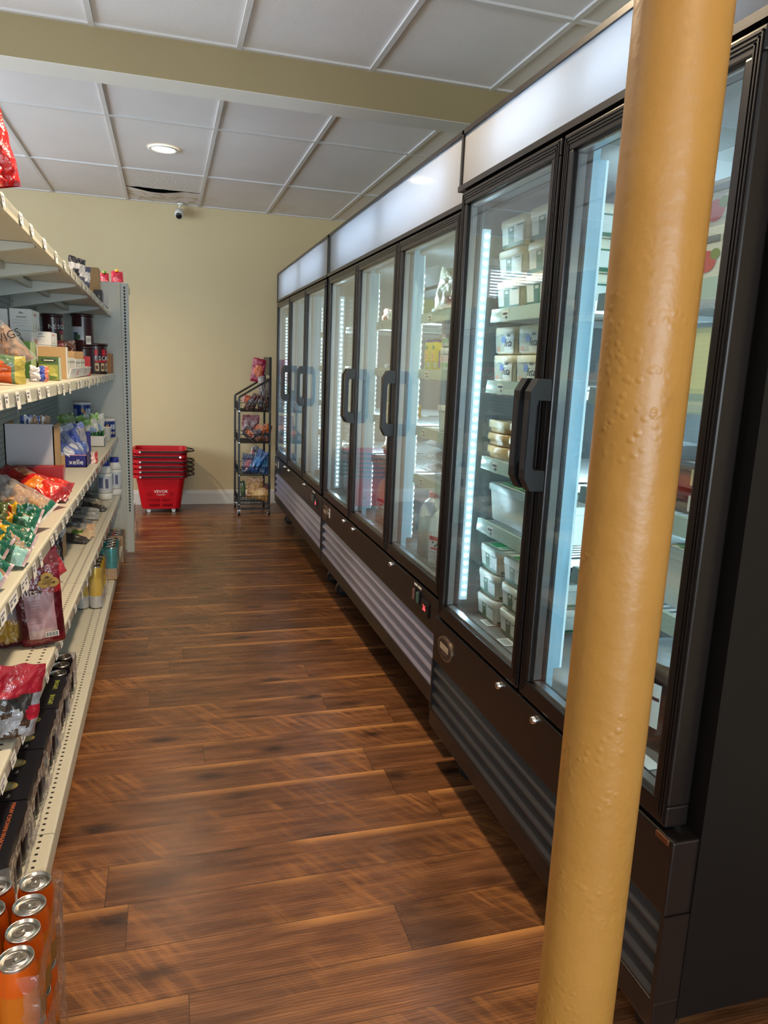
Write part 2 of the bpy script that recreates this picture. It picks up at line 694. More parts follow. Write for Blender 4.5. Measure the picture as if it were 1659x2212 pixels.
def copy_thing(o, loc=None, label=None, group=None, rz=None, rot=None):
    """a copy of a thing with copies of its parts and sub-parts"""
    c = o.copy()
    COL.objects.link(c)
    if loc is not None:
        c.location = loc
    if rz is not None:
        c.rotation_euler = (0, 0, rz)
    if rot is not None:
        c.rotation_euler = rot
    if label:
        c['label'] = label
    if group:
        c['group'] = group
    for ch in list(o.children):
        d = ch.copy()
        COL.objects.link(d)
        d.parent = c
        for g2 in list(ch.children):
            e = g2.copy()
            COL.objects.link(e)
            e.parent = d
    return c


def struct(o, label=None):
    o['kind'] = 'structure'
    if label:
        o['label'] = label
    return o


# materials in common use
BLACK = mat('black_enamel', rgb(24, 20, 20), 0.32, bump=0.02, bscale=300)
BLACKD = mat('black_matt', rgb(12, 11, 12), 0.6)
BLACKP = mat('black_plastic', rgb(20, 20, 23), 0.35)
CHROME = mat('chrome', rgb(215, 215, 215), 0.18, 1.0)
ALU = mat('aluminium_spacer', rgb(190, 196, 202), 0.3, 1.0)
WHITEP = mat('white_plastic', rgb(232, 232, 228), 0.4)
LINER = mat('cooler_liner', rgb(166, 168, 170), 0.4, var=0.05)
PAPER = mat('paper_tag', rgb(236, 234, 230), 0.7)
INKK = mat('black_ink', rgb(20, 20, 24), 0.6)
SHELFC = mat('almond_shelf_paint', rgb(208, 202, 184), 0.4, var=0.04, vscale=5)
SHELFG = mat('grey_shelf_paint', rgb(194, 196, 188), 0.42, var=0.04, vscale=5)
FILM = clear_mat('shrink_film', (0.95, 0.95, 0.96, 1), 0.12, 1.38, bump=1.0, bscale=45, haze=0.05)
BAGFILM = clear_mat('clear_bag_film', (0.92, 0.92, 0.92, 1), 0.15, 1.4, bump=1.0, bscale=40, haze=0.16)
GLASS = clear_mat('door_glass', (0.95, 0.98, 0.975, 1), 0.004, 1.38)
CARD = mat('brown_cardboard', rgb(176, 142, 100), 0.75, var=0.06)
CARDW = mat('white_cardboard', rgb(214, 214, 214), 0.6, var=0.03)

# ---------------------------------------------------------------- the room
WALL = wall_material()
TRIMW = mat('white_trim_paint', rgb(214, 210, 200), 0.45)
XL, XR, YF = -3.4, 1.75, -4.0

b = MB(); b.quad((XL, YF, 0), (XR, YF, 0), (XR, YB, 0), (XL, YB, 0), floor_material())
struct(b.build('floor'))

# ceiling boards in a 2 x 4 ft grid, one board broken and sagging
TX, TYP = -0.307, 1.2192
TILE = tile_material()
GRIDM = mat('ceiling_grid_paint', rgb(206, 204, 204), 0.5)
BY0, BY1, BZ = 3.6246, 3.7881, 2.5621
TW = 0.6096
rows_back = [YB, 6.0513, 6.0513 - TYP, BY1]
rows_front = [BY0, 2.845, 2.845 - TYP, 2.845 - 2 * TYP, 2.845 - 3 * TYP, 2.845 - 4 * TYP, 2.845 - 5 * TYP, YF]
cols = [TX + TW * i for i in range(-8, 5)]
cols = [XL] + [c for c in cols if XL < c < XR] + [XR]
b = MB()
g = MB()
for rows in (rows_back, rows_front):
    dx = 0.0 if rows is rows_back else 0.026
    for r0, r1 in zip(rows[1:], rows[:-1]):
        for c0, c1 in zip(cols[:-1], cols[1:]):
            if rows is rows_back and r1 == YB and abs(c0 - TX) < .01:
                continue
            b.box(c0 + dx, c1 + dx, r0, r1, ZC + 0.006, ZC + 0.02, TILE)
    for c in cols[1:-1]:
        g.box(c - 0.012 + dx, c + 0.012 + dx, rows[-1], rows[0], ZC - 0.0045, ZC + 0.0115, GRIDM)
    for r in rows[1:-1]:
        g.box(XL, XR, r - 0.012, r + 0.012, ZC - 0.004, ZC + 0.0112, GRIDM)
    g.box(XL, XR, rows[0] - 0.02, rows[0], ZC - 0.003, ZC + 0.011, GRIDM)
ceil = struct(b.build('ceiling'))
g.build('grid_bars', ceil)
g = MB()
g.box(XL - .14, XR + .14, YF - .14, YB + .14, ZC + 0.45, ZC + 0.47, BLACKD)
for (a0, a1, c0, c1) in ((XL - .14, XR + .14, YF - .14, YF - .12), (XL - .14, XR + .14, YB + .12, YB + .14), (XL - .14, XL - .12, YF, YB), (XR + .12, XR + .14, YF, YB)):
    g.box(a0, a1, c0, c1, ZC + .03, ZC + .47, BLACKD)
g.build('void_above', ceil)

b = MB(); b.box(XL, XR, BY0, BY1, BZ + .002, ZC + 0.03, mat('shaded_tan_beam', rgb(152, 136, 100), .6)); b.box(XL, XR, BY0 + .001, BY1 + .001, BZ, BZ + .003, mat('daylit_white_soffit', rgb(224, 222, 216), .6))  # beam face colour darkened for shade, soffit colour whitened for daylight
struct(b.build('trim_1'))          # the dropped beam across the ceiling

# end wall with a blinded window beyond the shelving
WX0, WX1, WZ0, WZ1 = -3.15, -1.42, 1.25, 2.46
b = MB()
b.box(XL, WX0, YB, YB + 0.14, 0, ZC + .03, WALL)
b.box(WX1, XR, YB, YB + 0.14, 0, ZC + .03, WALL)
b.box(WX0, WX1, YB, YB + 0.14, 0, WZ0, WALL)
b.box(WX0, WX1, YB, YB + 0.14, WZ1, ZC + .03, WALL)
struct(b.build('wall_back'))
wn = MB()
for (a0, a1, c0, c1) in ((WX0, WX1, WZ0, WZ0 + .05), (WX0, WX1, WZ1 - .05, WZ1), (WX0, WX0 + .05, WZ0, WZ1), (WX1 - .05, WX1, WZ0, WZ1)):
    wn.box(a0, a1, YB + 0.02, YB + 0.1, c0, c1, TRIMW)
win = struct(wn.build('window_1'))
wp = MB(); wp.box(WX0 + .05, WX1 - .05, YB + .07, YB + .076, WZ0 + .05, WZ1 - .05, GLASS)
wp.build('pane', win)
bl = thing('window_blind', (0, 0, 0), 'white horizontal slatted blind in the window of the end wall', 'blind')
SLAT = mat('blind_slat', rgb(226, 222, 228), 0.5)
q = MB(); q.box(WX0 - .02, WX1 + .02, YB - .06, YB - .005, WZ1 - .02, WZ1 + .05, mat('blind_valance', rgb(226, 214, 186), 0.5)); q.build('head_rail', bl)
q = MB()
z = WZ1 - .05
while z > WZ0 + .02:
    q.add([(WX0, YB - .045, z - .010), (WX1, YB - .045, z - .010), (WX1, YB - .012, z + .012), (WX0, YB - .012, z + .012)], [(0, 1, 2, 3)], SLAT)
    z -= .030
q.build('slats', bl)

# left wall with a long window, front wall with a shop window and an added one, right wall behind the coolers
b = MB()
b.box(XL - .14, XL, YF, 1.9, 0, ZC + .03, WALL); b.box(XL - .14, XL, 5.3, YB, 0, ZC + .03, WALL)
b.box(XL - .14, XL, 1.9, 5.3, 0, .85, WALL); b.box(XL - .14, XL, 1.9, 5.3, 2.5, ZC + .03, WALL)
struct(b.build('wall_left'))
b = MB()
for (a0, a1, c0, c1) in ((1.9, 5.3, .85, .91), (1.9, 5.3, 2.44, 2.5), (1.9, 1.96, .85, 2.5), (5.24, 5.3, .85, 2.5), (3.57, 3.63, .85, 2.5)):
    b.box(XL - .1, XL - .02, a0, a1, c0, c1, TRIMW)
wl = struct(b.build('window_2'))
b = MB(); b.box(XL - .065, XL - .06, 1.96, 5.24, .91, 2.44, GLASS); b.build('pane', wl)
b = MB()
b.box(XL, -3.3, YF - .14, YF, 0, ZC + .03, WALL); b.box(-1.70, -1.0, YF - .14, YF, 0, ZC + .03, WALL); b.box(1.6, XR, YF - .14, YF, 0, ZC + .03, WALL); b.box(-1.0, 1.6, YF - .14, YF, 0, .25, WALL); b.box(-1.0, 1.6, YF - .14, YF, 2.25, ZC + .03, WALL)
b.box(-3.3, -1.70, YF - .14, YF, 0, .4, WALL); b.box(-3.3, -1.70, YF - .14, YF, 2.65, ZC + .03, WALL)
struct(b.build('wall_front'))
b = MB()
for (a0, a1, c0, c1) in ((-3.3, -1.70, .4, .46), (-3.3, -1.70, 2.59, 2.65), (-3.3, -3.24, .4, 2.65), (-1.76, -1.70, .4, 2.65)):
    b.box(a0, a1, YF - .1, YF - .02, c0, c1, TRIMW)
wf = struct(b.build('window_3'))
b = MB()
for (a0, a1, c0, c1) in ((-1.0, 1.6, .25, .31), (-1.0, 1.6, 2.19, 2.25), (-1.0, -.94, .25, 2.25), (1.54, 1.6, .25, 2.25), (.27, .33, .25, 2.25)):
    b.box(a0, a1, YF - .1, YF - .02, c0, c1, TRIMW)
wg = struct(b.build('added_window_4'))  # unseen window added to go with the aisle fill light
b = MB(); b.box(-.94, 1.54, YF - .065, YF - .06, .31, 2.19, GLASS); b.build('pane', wg)  # pane of the added window
b = MB(); b.box(-3.24, -1.76, YF - .065, YF - .06, .46, 2.59, GLASS); b.build('pane', wf)
b = MB(); b.box(XR, XR + .14, YF, YB, 0, ZC + .03, WALL)
struct(b.build('wall_right'))

# baseboard on the end wall
prof = [(0, 0), (-.018, 0), (-.018, .105), (-.013, .118), (-.011, .128), (-.006, .136), (0, .138)]
b = MB()
b.prism(prof, XL, XR, TRIMW, Matrix(((0, 0, 1, 0), (1, 0, 0, YB), (0, 1, 0, 0), (0, 0, 0, 1))))
struct(b.build('baseboard_back'))

# broken ceiling board: a flat rear half and a drooping front half with a torn gap between
ct = thing('ceiling_board', (0, 0, 0), 'broken sagging ceiling board with a torn dark gap and brown water stain by the end wall', 'ceiling tile')
SAG = stain_tile_material()
x0, x1 = TX + .013, TX + TW - .013
b = MB()
nx = 24
top = []
for i in range(nx + 1):
    u = i / nx
    X = x0 + (x1 - x0) * u
    tear = 6.66 + .015 * noise.noise((u * 9, 0, 0))
    for yy in (6.063, 6.4, tear + .012):
        top.append((X, yy, ZC + .006))
b.add(top, [(i * 3 + j, i * 3 + j + 1, i * 3 + 4 + j, i * 3 + 3 + j) for i in range(nx) for j in (0, 1)], SAG)
b.build('upper_half', ct)
b = MB()
low = []
ny = 6
for i in range(nx + 1):
    u = i / nx
    X = x0 + (x1 - x0) * u
    s = math.sin(PI * min(1, max(0, u * 1.30 - .02))) ** 1.3
    y_t = 6.685 + .012 * noise.noise((u * 7, 3, 0)) + .030 * s
    for k in range(ny + 1):
        t = k / ny
        yy = y_t + (YB - .012 - y_t) * t
        zz = ZC + .004 - .020 * s * (1 - t) ** 1.1
        low.append((X, yy, zz))
w_ = ny + 1
fc = [(i * w_ + j, i * w_ + j + 1, (i + 1) * w_ + 1 + j, (i + 1) * w_ + j) for i in range(nx) for j in range(ny)]
b.add(low, fc, SAG, True)
b.build('sagging_half', ct)

# ceiling downlights
for i, (lx, ly) in enumerate(DOWNLIGHTS):
    if i not in (0, 3):
        continue
    lab = 'round recessed ceiling downlight with a warm lit lens near the broken ceiling board' if i == 0 else 'round recessed warm downlight beyond the shelving, %s' % ('by the end window' if ly > 4 else 'in front of the dropped beam')
    d = thing('downlight', (lx, ly, ZC), lab, 'ceiling light', 'recessed ceiling downlights')
    b = MB(); b.lathe([(.098, -.002), (.096, -.007), (.080, -.008), (.074, -.002)], WHITEP, 32); b.build('trim_ring', d)
    b = MB(); b.lathe([(.0745, -.003), (.04, -.004), (.0001, -.004)], mat('warm_lens', (1, .9, .6, 1), .5, emit=(1.0, .86, .58, 1), es=6.0), 32); b.build('lens', d)

# security camera
p = at(387, 462, y=YB - .10)
sc = thing('security_camera', (p.x, p.y, p.z), 'small white bullet security camera hanging from the ceiling at the end wall', 'camera')
b = MB()
M = Matrix.Translation((0, 0, 0)) @ Euler((R(118), 0, R(-6))).to_matrix().to_4x4()
b.lathe([(.0001, .055), (.028, .05), (.038, .03), (.040, -.01), (.036, -.055), (.02, -.065), (.0001, -.066)], WHITEP, 24, M); b.build('body', sc)
b = MB()
b.lathe([(.0001, .0575), (.024, .0555), (.027, .0535), (.027, .05)], BLACKP, 24, M); b.lathe([(.0001, .0600), (.010, .0585)], mat('lens_glass', rgb(8, 10, 14), .1), 16, M)
b.build('lens', sc)
b = MB(); b.tube([(0, .03, .02), (.0, .05, .055), (.015, .03, ZC - p.z)], .006, WHITEP)
b.lathe([(.0001, ZC - p.z - .014), (.028, ZC - p.z - .012), (.03, ZC - p.z - .001)], WHITEP, 20, Matrix.Translation((.015, .03, 0))); b.build('bracket', sc)

# the yellow steel post
ang = math.atan(math.tan(math.radians(35.6)))
PD = 0.8135
pc = (PD * math.sin(R(35.55)), PD * math.cos(R(35.55)))
b = MB()
b.lathe([(.0455, 0), (.0455, ZC + .02)], pole_material(), 64, None)
po = b.build('support_post')
po.location = (pc[0], pc[1], 0)
tag(po, 'thick steel support post painted ochre yellow, standing in front of the coolers', 'post')

# ---------------------------------------------------------------- coolers
HPAN = header_panel_material()
TUBEM = mat('sign_lamp_tube', (1, 1, 1, 1), .5, emit=(0.70, 0.84, 1.0, 1), es=TUBE)
TUBEM2 = mat('dim_sign_tube', (1, 1, 1, 1), .5, emit=(0.74, 0.87, 1.0, 1), es=TUBE * .62)
LEDM = mat('cool_white_led', (1, 1, 1, 1), .5, emit=(0.62, 0.86, 1.0, 1), es=LED)
STRIPE = mat('lit_led_diffuser', rgb(214, 226, 232), .35, emit=(0.55, 0.84, 1.0, 1), es=STRIP)
MULL = mat('glowing_mullion_cover', rgb(170, 206, 226), .3, emit=(0.30, 0.62, 0.85, 1), es=STRIP * .45)  # mullion cover, no lamp: its glow stands in for diode light on it
STRIPW = mat('led_housing', rgb(214, 226, 232), .35)
RAIL = mat('price_rail_plastic', rgb(176, 194, 186), .3)
WIRE = mat('white_coated_wire', rgb(222, 224, 226), .35)
LOUV = mat('daylit_louver', rgb(138, 135, 156), .34, metal=0.2)  # pale lavender colour stands in for daylight reflected on the slats
LOUVD = mat('dark_grey_louver', rgb(48, 48, 52), .42)
FRAME = mat('dark_anodised_frame', rgb(30, 26, 26), .28, metal=.3)
CASE = mat('cabinet_black', rgb(13, 11, 11), .5, spec=.25)
BADGE = mat('badge_metal', rgb(150, 132, 116), .3, .8)
DECK = mat('cooler_deck', rgb(120, 118, 116), .35)
XB = 1.62   # back of the coolers


def rail_tag(mb, x, y, z):
    mb.box(x - .0035, x - .002, y - .02, y + .02, z - .036, z - .004, PAPER)
    mb.box(x - .004, x - .0034, y - .015, y + .015, z - .016, z - .010, INKK)
    mb.box(x - .004, x - .0034, y - .015, y - .002, z - .028, z - .020, INKK)


def cooler(y0, y1, nd, xf, zt, zh, zdt, zdb, zl0, zl1, shelves, label, handles, ctrl=True, inset=.045, louv=None):
    """y0 near end, y1 far end"""
    c = thing('glass_door_cooler', (0, 0, 0), label, 'refrigerator', 'glass door coolers along the wall')
    D = .048
    xc = xf + D + .008
    # body
    b = MB()
    t = .05
    b.box(xc, XB, y0, y0 + t, .17, zt - .02, CASE)
    b.box(xc, XB, y1 - t, y1, .17, zt - .02, CASE)
    b.box(XB - .04, XB, y0 + t, y1 - t, .17, zt - .02, BLACK)
    b.box(xc, XB - .04, y0 + t, y1 - t, zh - .03, zh, BLACK)
    b.box(xc, XB - .04, y0 + t, y1 - t, zdb - .06, zdb + .004, BLACK)
    b.box(xc, XB - .04, y0 + t, y1 - t, .17, .2, BLACKD)
    b.box(xf + .06, xc + .04, y0 + .01, y1 - .01, .2, zl1 + .02, BLACKD)
    b.build('cabinet', c)
    b = MB()
    e = .052
    b.box(xc + .004, XB - .042, y0 + t, y0 + e, zdb + .006, zh - .032, LINER)
    b.box(xc + .004, XB - .042, y1 - e, y1 - t, zdb + .006, zh - .032, LINER)
    b.box(XB - .046, XB - .042, y0 + e, y1 - e, zdb + .006, zh - .032, LINER)
    b.box(xc + .004, XB - .042, y0 + e, y1 - e, zh - .036, zh - .032, LINER)
    b.box(xc + .004, XB - .042, y0 + e, y1 - e, zdb + .005, zdb + .010, DECK)
    b.build('liner', c)
    # evaporator cover with vent slots under the roof
    b = MB()
    ye0, ye1 = y0 + .2, y1 - .2
    b.prism([(1.2, zh - .036), (XB - .05, zh - .036), (XB - .05, zh - .16), (1.34, zh - .13)], ye0, ye1, LINER, Matrix(((1, 0, 0, 0), (0, 0, 1, 0), (0, 1, 0, 0), (0, 0, 0, 1))))
    k = ye0 + .06
    while k < ye1 - .1:
        b.box(1.285, 1.30, k, k + .018, zh - .108, zh - .095, BLACKD)
        k += .03
    b.build('evaporator_cover', c)
    # lit header
    b = MB()
    fz0, fz1 = zh, zt
    fr = .014
    b.box(xf, xf + .05, y0 + .002, y1 - .002, fz1 - fr, fz1, BLACK)
    b.box(xf - .004, xf + .05, y0 + .002, y1 - .002, fz0 - .012, fz0 + .004, BLACK)
    b.box(xf, xf + .21, y0 + .002, y0 + .002 + fr, fz0 - .012, fz1 - .002, BLACK)
    b.box(xf, xf + .21, y1 - .002 - fr, y1 - .002, fz0 - .012, fz1 - .002, BLACK)
    b.box(xf + .05, xf + .21, y0 + .002, y1 - .002, fz1 - .002, fz1, BLACK)
    b.box(xf + .05, xf + .2, y0 + .002, y1 - .002, fz1 - fr, fz1 - .002, WHITEP)
    b.box(xf + .05, xf + .2, y0 + .002, y1 - .002, fz0 - .012, fz0 + .002, WHITEP)
    b.box(xf + .16, xf + .2, y0 + .002, y1 - .002, fz0, fz1 - .004, WHITEP)
    b.build('header_box', c)
    b = MB(); b.box(xf + .006, xf + .009, y0 + .016, y1 - .016, fz0 + .004, fz1 - fr, HPAN); b.build('sign_panel', c)
    b = MB(); zc = (fz0 + fz1) / 2 + .01
    n = 2
    L = (y1 - y0 - .3) / n
    for i in range(n):
        a = y0 + .15 + i * L
        b.cyl((xf + .085, a + .06, zc), (xf + .085, a + L - .06, zc), .013, TUBEM if ctrl else TUBEM2, 10)
    b.build('lamp_tube', c)
    b = MB(); b.box(xf + .02, xf + .075, y0 + .03, y1 - .03, zdt + .002, zh - .012, BLACKD); b.build('top_gap_panel', c)
    # doors
    W = (y1 - y0 - .05) / nd
    gaps = []
    for i in range(nd):
        a, d_ = y0 + .025 + W * i + .006, y0 + .025 + W * (i + 1) - .006
        gaps.append((a, d_))
        st = inset
        f = MB()
        for (p0, p1, r0, r1) in ((a, d_, zdb, zdb + st), (a, d_, zdt - st * .9, zdt), (a, a + st, zdb + st, zdt - st * .9), (d_ - st, d_, zdb + st, zdt - st * .9)):
            f.bbox(xf, xf + D, p0, p1, r0, r1, FRAME, .004)
        for k in range(3):                                       # reeded lines on the outer edge of the frame
            o = .007 + k * .007
            rr = .0022
            f.box(xf - rr, xf + .001, a + o, a + o + .003, zdb + o, zdt - o, FRAME)
            f.box(xf - rr, xf + .001, d_ - o - .003, d_ - o, zdb + o, zdt - o, FRAME)
            f.box(xf - rr, xf + .001, a + o, d_ - o, zdt - o - .003, zdt - o, FRAME)
        f.box(xf + D, xf + D + .008, a + .012, d_ - .012, zdb + .01, zdb + .035, BLACKD)
        f.box(xf + D, xf + D + .008, a + .012, d_ - .012, zdt - .035, zdt - .01, BLACKD)
        f.box(xf + D, xf + D + .008, a + .012, a + .035, zdb + .01, zdt - .01, BLACKD)
        f.box(xf + D, xf + D + .008, d_ - .035, d_ - .012, zdb + .01, zdt - .01, BLACKD)
        door = f.build('door', c)
        ga, gd, gz0, gz1 = a + st - .004, d_ - st + .004, zdb + st - .004, zdt - st * .9 + .004
        q = MB(); q.box(xf + .008, xf + .012, ga, gd, gz0, gz1, GLASS); q.box(xf + .034, xf + .038, ga, gd, gz0, gz1, GLASS); q.build('glass_pane', door)
        q = MB()
        s = .012
        for (p0, p1, r0, r1) in ((ga, gd, gz0, gz0 + s), (ga, gd, gz1 - s, gz1), (ga, ga + s, gz0 + s, gz1 - s), (gd - s, gd, gz0 + s, gz1 - s)):
            q.box(xf + .013, xf + .033, p0 + .001, p1 - .001, r0 + .001, r1 - .001, ALU)
        q.build('spacer_bar', door)
        # handle
        hy = a + .022 if handles[i] == 'near' else d_ - .022
        hz0, hz1 = 1.095, 1.36
        q = MB()
        poly = [(0, hz0), (-.035, hz0), (-.052, hz0 + .03), (-.052, hz1 - .03), (-.035, hz1), (0, hz1), (0, hz1 - .05), (-.030, hz1 - .05), (-.034, hz1 - .062), (-.034, hz0 + .062), (-.030, hz0 + .05), (0, hz0 + .05)]
        n = len(poly)
        for (h0, h1) in ((hy - .016, hy + .016),):
            vv = [(xf + p[0], h0, p[1]) for p in poly] + [(xf + p[0], h1, p[1]) for p in poly]
            ff = [(i_, (i_ + 1) % n, n + (i_ + 1) % n, n + i_) for i_ in range(n)]
            for (i0, i1, i2, i3) in ((0, 1, 10, 11), (1, 2, 9, 10), (2, 3, 8, 9), (3, 4, 7, 8), (4, 5, 6, 7)):
                ff.append((i0, i1, i2, i3)); ff.append((n + i3, n + i2, n + i1, n + i0))
            q.add(vv, ff, BLACKP)
        q.box(xf - .0535, xf - .052, hy - .010, hy + .010, hz0 + .05, hz1 - .05, mat('soft_grip', rgb(38, 38, 44), .3))
        q.build('handle', door)
    # bottom fascia
    k = MB()
    k.bbox(xf, xf + .06, y0 + .004, y1 - .004, zl1, zdb - .012, BLACK, .004)
    kp = k.build('kick_panel', c)
    kz = (zl1 + zdb) / 2
    for i in range(nd):
        lk = MB()
        a, d_ = gaps[i]
        ly = d_ - .10 if handles[i] == 'far' else a + .09
        lk.lathe([(.011, 0), (.011, .006), (.008, .014), (.006, .015), (.0001, .0155)], CHROME, 16, Matrix(((0, 0, -1, xf), (0, 1, 0, ly), (1, 0, 0, zdb - .03), (0, 0, 0, 1))))
        lk.build('door_lock', kp)
    bd = MB()
    Mb = Matrix(((0, 0, -1, xf), (-1, 0, 0, y1 - .12), (0, 1, 0, kz - .005), (0, 0, 0, 1)))
    ov = lambda rx, rz, z: [(rx * math.cos(2 * PI * i / 32), rz * math.sin(2 * PI * i / 32), z) for i in range(32)]
    bd.loft([ov(.062, .040, 0), ov(.062, .040, .004), ov(.057, .035, .005)], BADGE, Mb, False)
    bd.loft([ov(.054, .032, .0045), ov(.054, .032, .0056)], mat('badge_face', rgb(52, 42, 40), .4), Mb, False)
    bd.box(-.036, .036, -.006, .014, .0055, .0064, mat('badge_bar', rgb(176, 160, 140), .35), Mb)
    bd.box(-.022, .022, -.018, -.014, .0055, .0062, BADGE, Mb)
    bd.build('oval_badge', kp)
    sk = MB(); sk.box(xf - .0012, xf, y1 - .235, y1 - .205, kz - .02, kz + .035, PAPER); sk.box(xf - .0016, xf - .001, y1 - .231, y1 - .209, kz + .014, kz + .020, INKK)
    if ctrl:
        sk.build('white_sticker', kp)
    if ctrl:
        cp = MB()
        cy = y0 + .16
        cp.bbox(xf - .006, xf, cy - .045, cy + .035, kz - .033, kz + .022, BLACKP, .003)
        cp.box(xf - .0072, xf - .006, cy - .036, cy + .027, kz - .026, kz + .014, mat('display_black', rgb(26, 16, 16), .15))
        RED = mat('red_led_digits', (1, .1, .1, 1), .5, emit=(1, .06, .08, 1), es=2.2)
        cp.text('36', .03, RED, Matrix(((0, 0, -1, xf - .0074), (-1, 0, 0, cy - .006), (0, 1, 0, kz - .006), (0, 0, 0, 1))))
        cp.build('temperature_display', kp)
        for i, cc in enumerate((rgb(70, 96, 84), rgb(120, 84, 78))):
            sw = MB()
            sw.bbox(xf - .007, xf, cy + .052 + i * .045, cy + .080 + i * .045, kz - .012, kz + .036, BLACKP, .002)
            sw.bbox(xf - .012, xf - .006, cy + .056 + i * .045, cy + .076 + i * .045, kz - .008, kz + .032, mat('switch_cap_%d' % i, cc, .3), .002)
            sw.box(xf - .0006, xf, cy + .05 + i * .045, cy + .085 + i * .045, kz + .044, kz + .052, PAPER)
            sw.build('rocker_switch', kp)
    # louvres
    ns = 4
    H = (zl1 - zl0) / ns
    for i in range(ns):
        z0_ = zl0 + H * i
        l = MB()
        poly = [(xf + .004, z0_ + .002), (xf + .004, z0_ + .008), (xf + .030, z0_ + H - .004), (xf + .036, z0_ + H - .004), (xf + .012, z0_ + .002)]
        l.prism(poly, y0 + .012, y1 - .012, louv or LOUV, Matrix(((1, 0, 0, 0), (0, 0, 1, 0), (0, 1, 0, 0), (0, 0, 0, 1))))
        l.build('louver', c)
    b = MB()
    b.box(xf, xf + .06, y0 + .002, y0 + .012, zl0, zl1, BLACK)
    b.box(xf, xf + .06, y1 - .012, y1 - .002, zl0, zl1, BLACK)
    b.bbox(xf + .002, xf + .06, y0 + .002, y1 - .002, zl0 - .06, zl0, BLACK, .003)
    b.build('base_rail', c)
    for (fx, fy) in ((xf + .12, y0 + .12), (xf + .12, y1 - .12), (XB - .12, y0 + .12), (XB - .12, y1 - .12)):
        w_ = MB()
        w_.cyl((fx, fy - .014, .045), (fx, fy + .014, .045), .045, BLACKP, 20)
        w_.box(fx - .03, fx + .03, fy - .024, fy - .018, .03, .17, CHROME); w_.box(fx - .03, fx + .03, fy + .018, fy + .024, .03, .17, CHROME)
        w_.box(fx - .04, fx + .04, fy - .03, fy + .03, .155, .172, CHROME)
        w_.build('caster', c)
    # light strips: one on each end wall, one behind each mullion
    xs = xc + .007
    zs0, zs1 = zdb + .06, zh - .12
    ends = [(y1 - e, -1), (y0 + e, 1)]
    for (yy, sgn) in ends:
        b = MB(); b.box(xs, xs + .024, yy, yy + sgn * .012, zs0, zs1, STRIPE); s = b.build('light_strip', c)
        b = MB()
        n = 44
        for i in range(n):
            z = zs0 + .02 + (zs1 - zs0 - .04) * i / (n - 1)
            yq = yy + sgn * .0135
            b.add([(xs + .009, yq, z - .003), (xs + .015, yq, z - .003), (xs + .015, yq, z + .003), (xs + .009, yq, z + .003)], [(0, 1, 2, 3) if sgn < 0 else (3, 2, 1, 0)], LEDM)
        b.build('diodes', s)
    for i in range(nd - 1):
        ym = (gaps[i][1] + gaps[i + 1][0]) / 2
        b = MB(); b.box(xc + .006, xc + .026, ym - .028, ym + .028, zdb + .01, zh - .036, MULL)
        b.box(xc + .026, xc + .05, ym - .016, ym + .016, zs0, zs1 + .06, MULL); b.box(xc + .05, xc + .056, ym - .016, ym + .016, zs0, zs1 + .06, STRIPE); s = b.build('light_strip', c)  # mullion cover, no lamp itself, with a diffuser strip on it
        b = MB()
        n = 44
        for i2 in range(n):
            z = zs0 + .02 + (zs1 - zs0 - .04) * i2 / (n - 1)
            for sg in (1, -1):
                # on the flanks, turned towards the back of the case
                yq = ym + sg * .009
                b.add([(xc + .0572, yq - .0045, z - .0045), (xc + .0572, yq + .0045, z - .0045), (xc + .0572, yq + .0045, z + .0045), (xc + .0572, yq - .0045, z + .0045)], [(0, 1, 2, 3)], LEDM)
        b.build('diodes', s)
    # wire shelves, one stack for each door
    for i in range(nd):
        a, d_ = gaps[i]
        a = max(a + .02, y0 + e + .02); d_ = min(d_ - .03, y1 - e - .045)
        if i > 0: a += .02
        if i < nd - 1: d_ -= .02
        for zq in shelves[i]:
            q = MB()
            for xx in (xc + .055, xc + .2, xc + .36, XB - .07):
                q.box(xx - .003, xx + .003, a, d_, zq - .010, zq - .004, WIRE)
            k2 = a + .006
            while k2 < d_:
                q.box(xc + .050, XB - .066, k2 - .0016, k2 + .0016, zq - .004, zq - .0005, WIRE)
                k2 += .024
            for yy in (a + .004, d_ - .004):
                q.box(xc + .08, XB - .06, yy - .003, yy + .003, zq - .03, zq - .01, WIRE)
            sh = q.build('wire_shelf', c)
            q = MB(); q.prism([(xc + .034, zq - .034), (xc + .037, zq + .004), (xc + .050, zq + .004), (xc + .050, zq - .034)], a, d_, RAIL, Matrix(((1, 0, 0, 0), (0, 0, 1, 0), (0, 1, 0, 0), (0, 0, 0, 1))))
            rail_tag(q, xc + .0385, d_ - .10, zq)
            q.build('price_rail', sh)
    return c, gaps, xc


F0, F1, F2, F3 = 6.3287, 4.2807, 2.2203, 0.985
X12, X3 = 0.8925, 0.861
SH3 = [1.585, 1.368, 1.138, .94]
SH4 = [1.553, 1.342, 1.106, .906]
c1 = cooler(F1 + .014, F0, 3, X12, 2.1015, 1.8795, 1.862, .597, .25, .452, [SH3, SH3, SH3], 'black three-door glass cooler nearest the end wall, almost empty, next to the wire snack rack', ['far', 'far', 'near'])
c2 = cooler(F2 + .012, F1 - .002, 3, X12, 2.1015, 1.8795, 1.862, .597, .25, .452, [SH3, SH3, SH3], 'black three-door glass cooler in the middle of the row, with milk jugs at the bottom', ['far', 'far', 'near'])
c3 = cooler(F3 - .020, F2 - .004, 2, X3, 2.0771, 1.9136, 1.895, .565, .215, .40, [SH4, SH4], 'black two-door glass cooler behind the yellow post, stocked with white cheese tubs', ['far', 'near'], ctrl=False, louv=LOUVD, inset=.042)
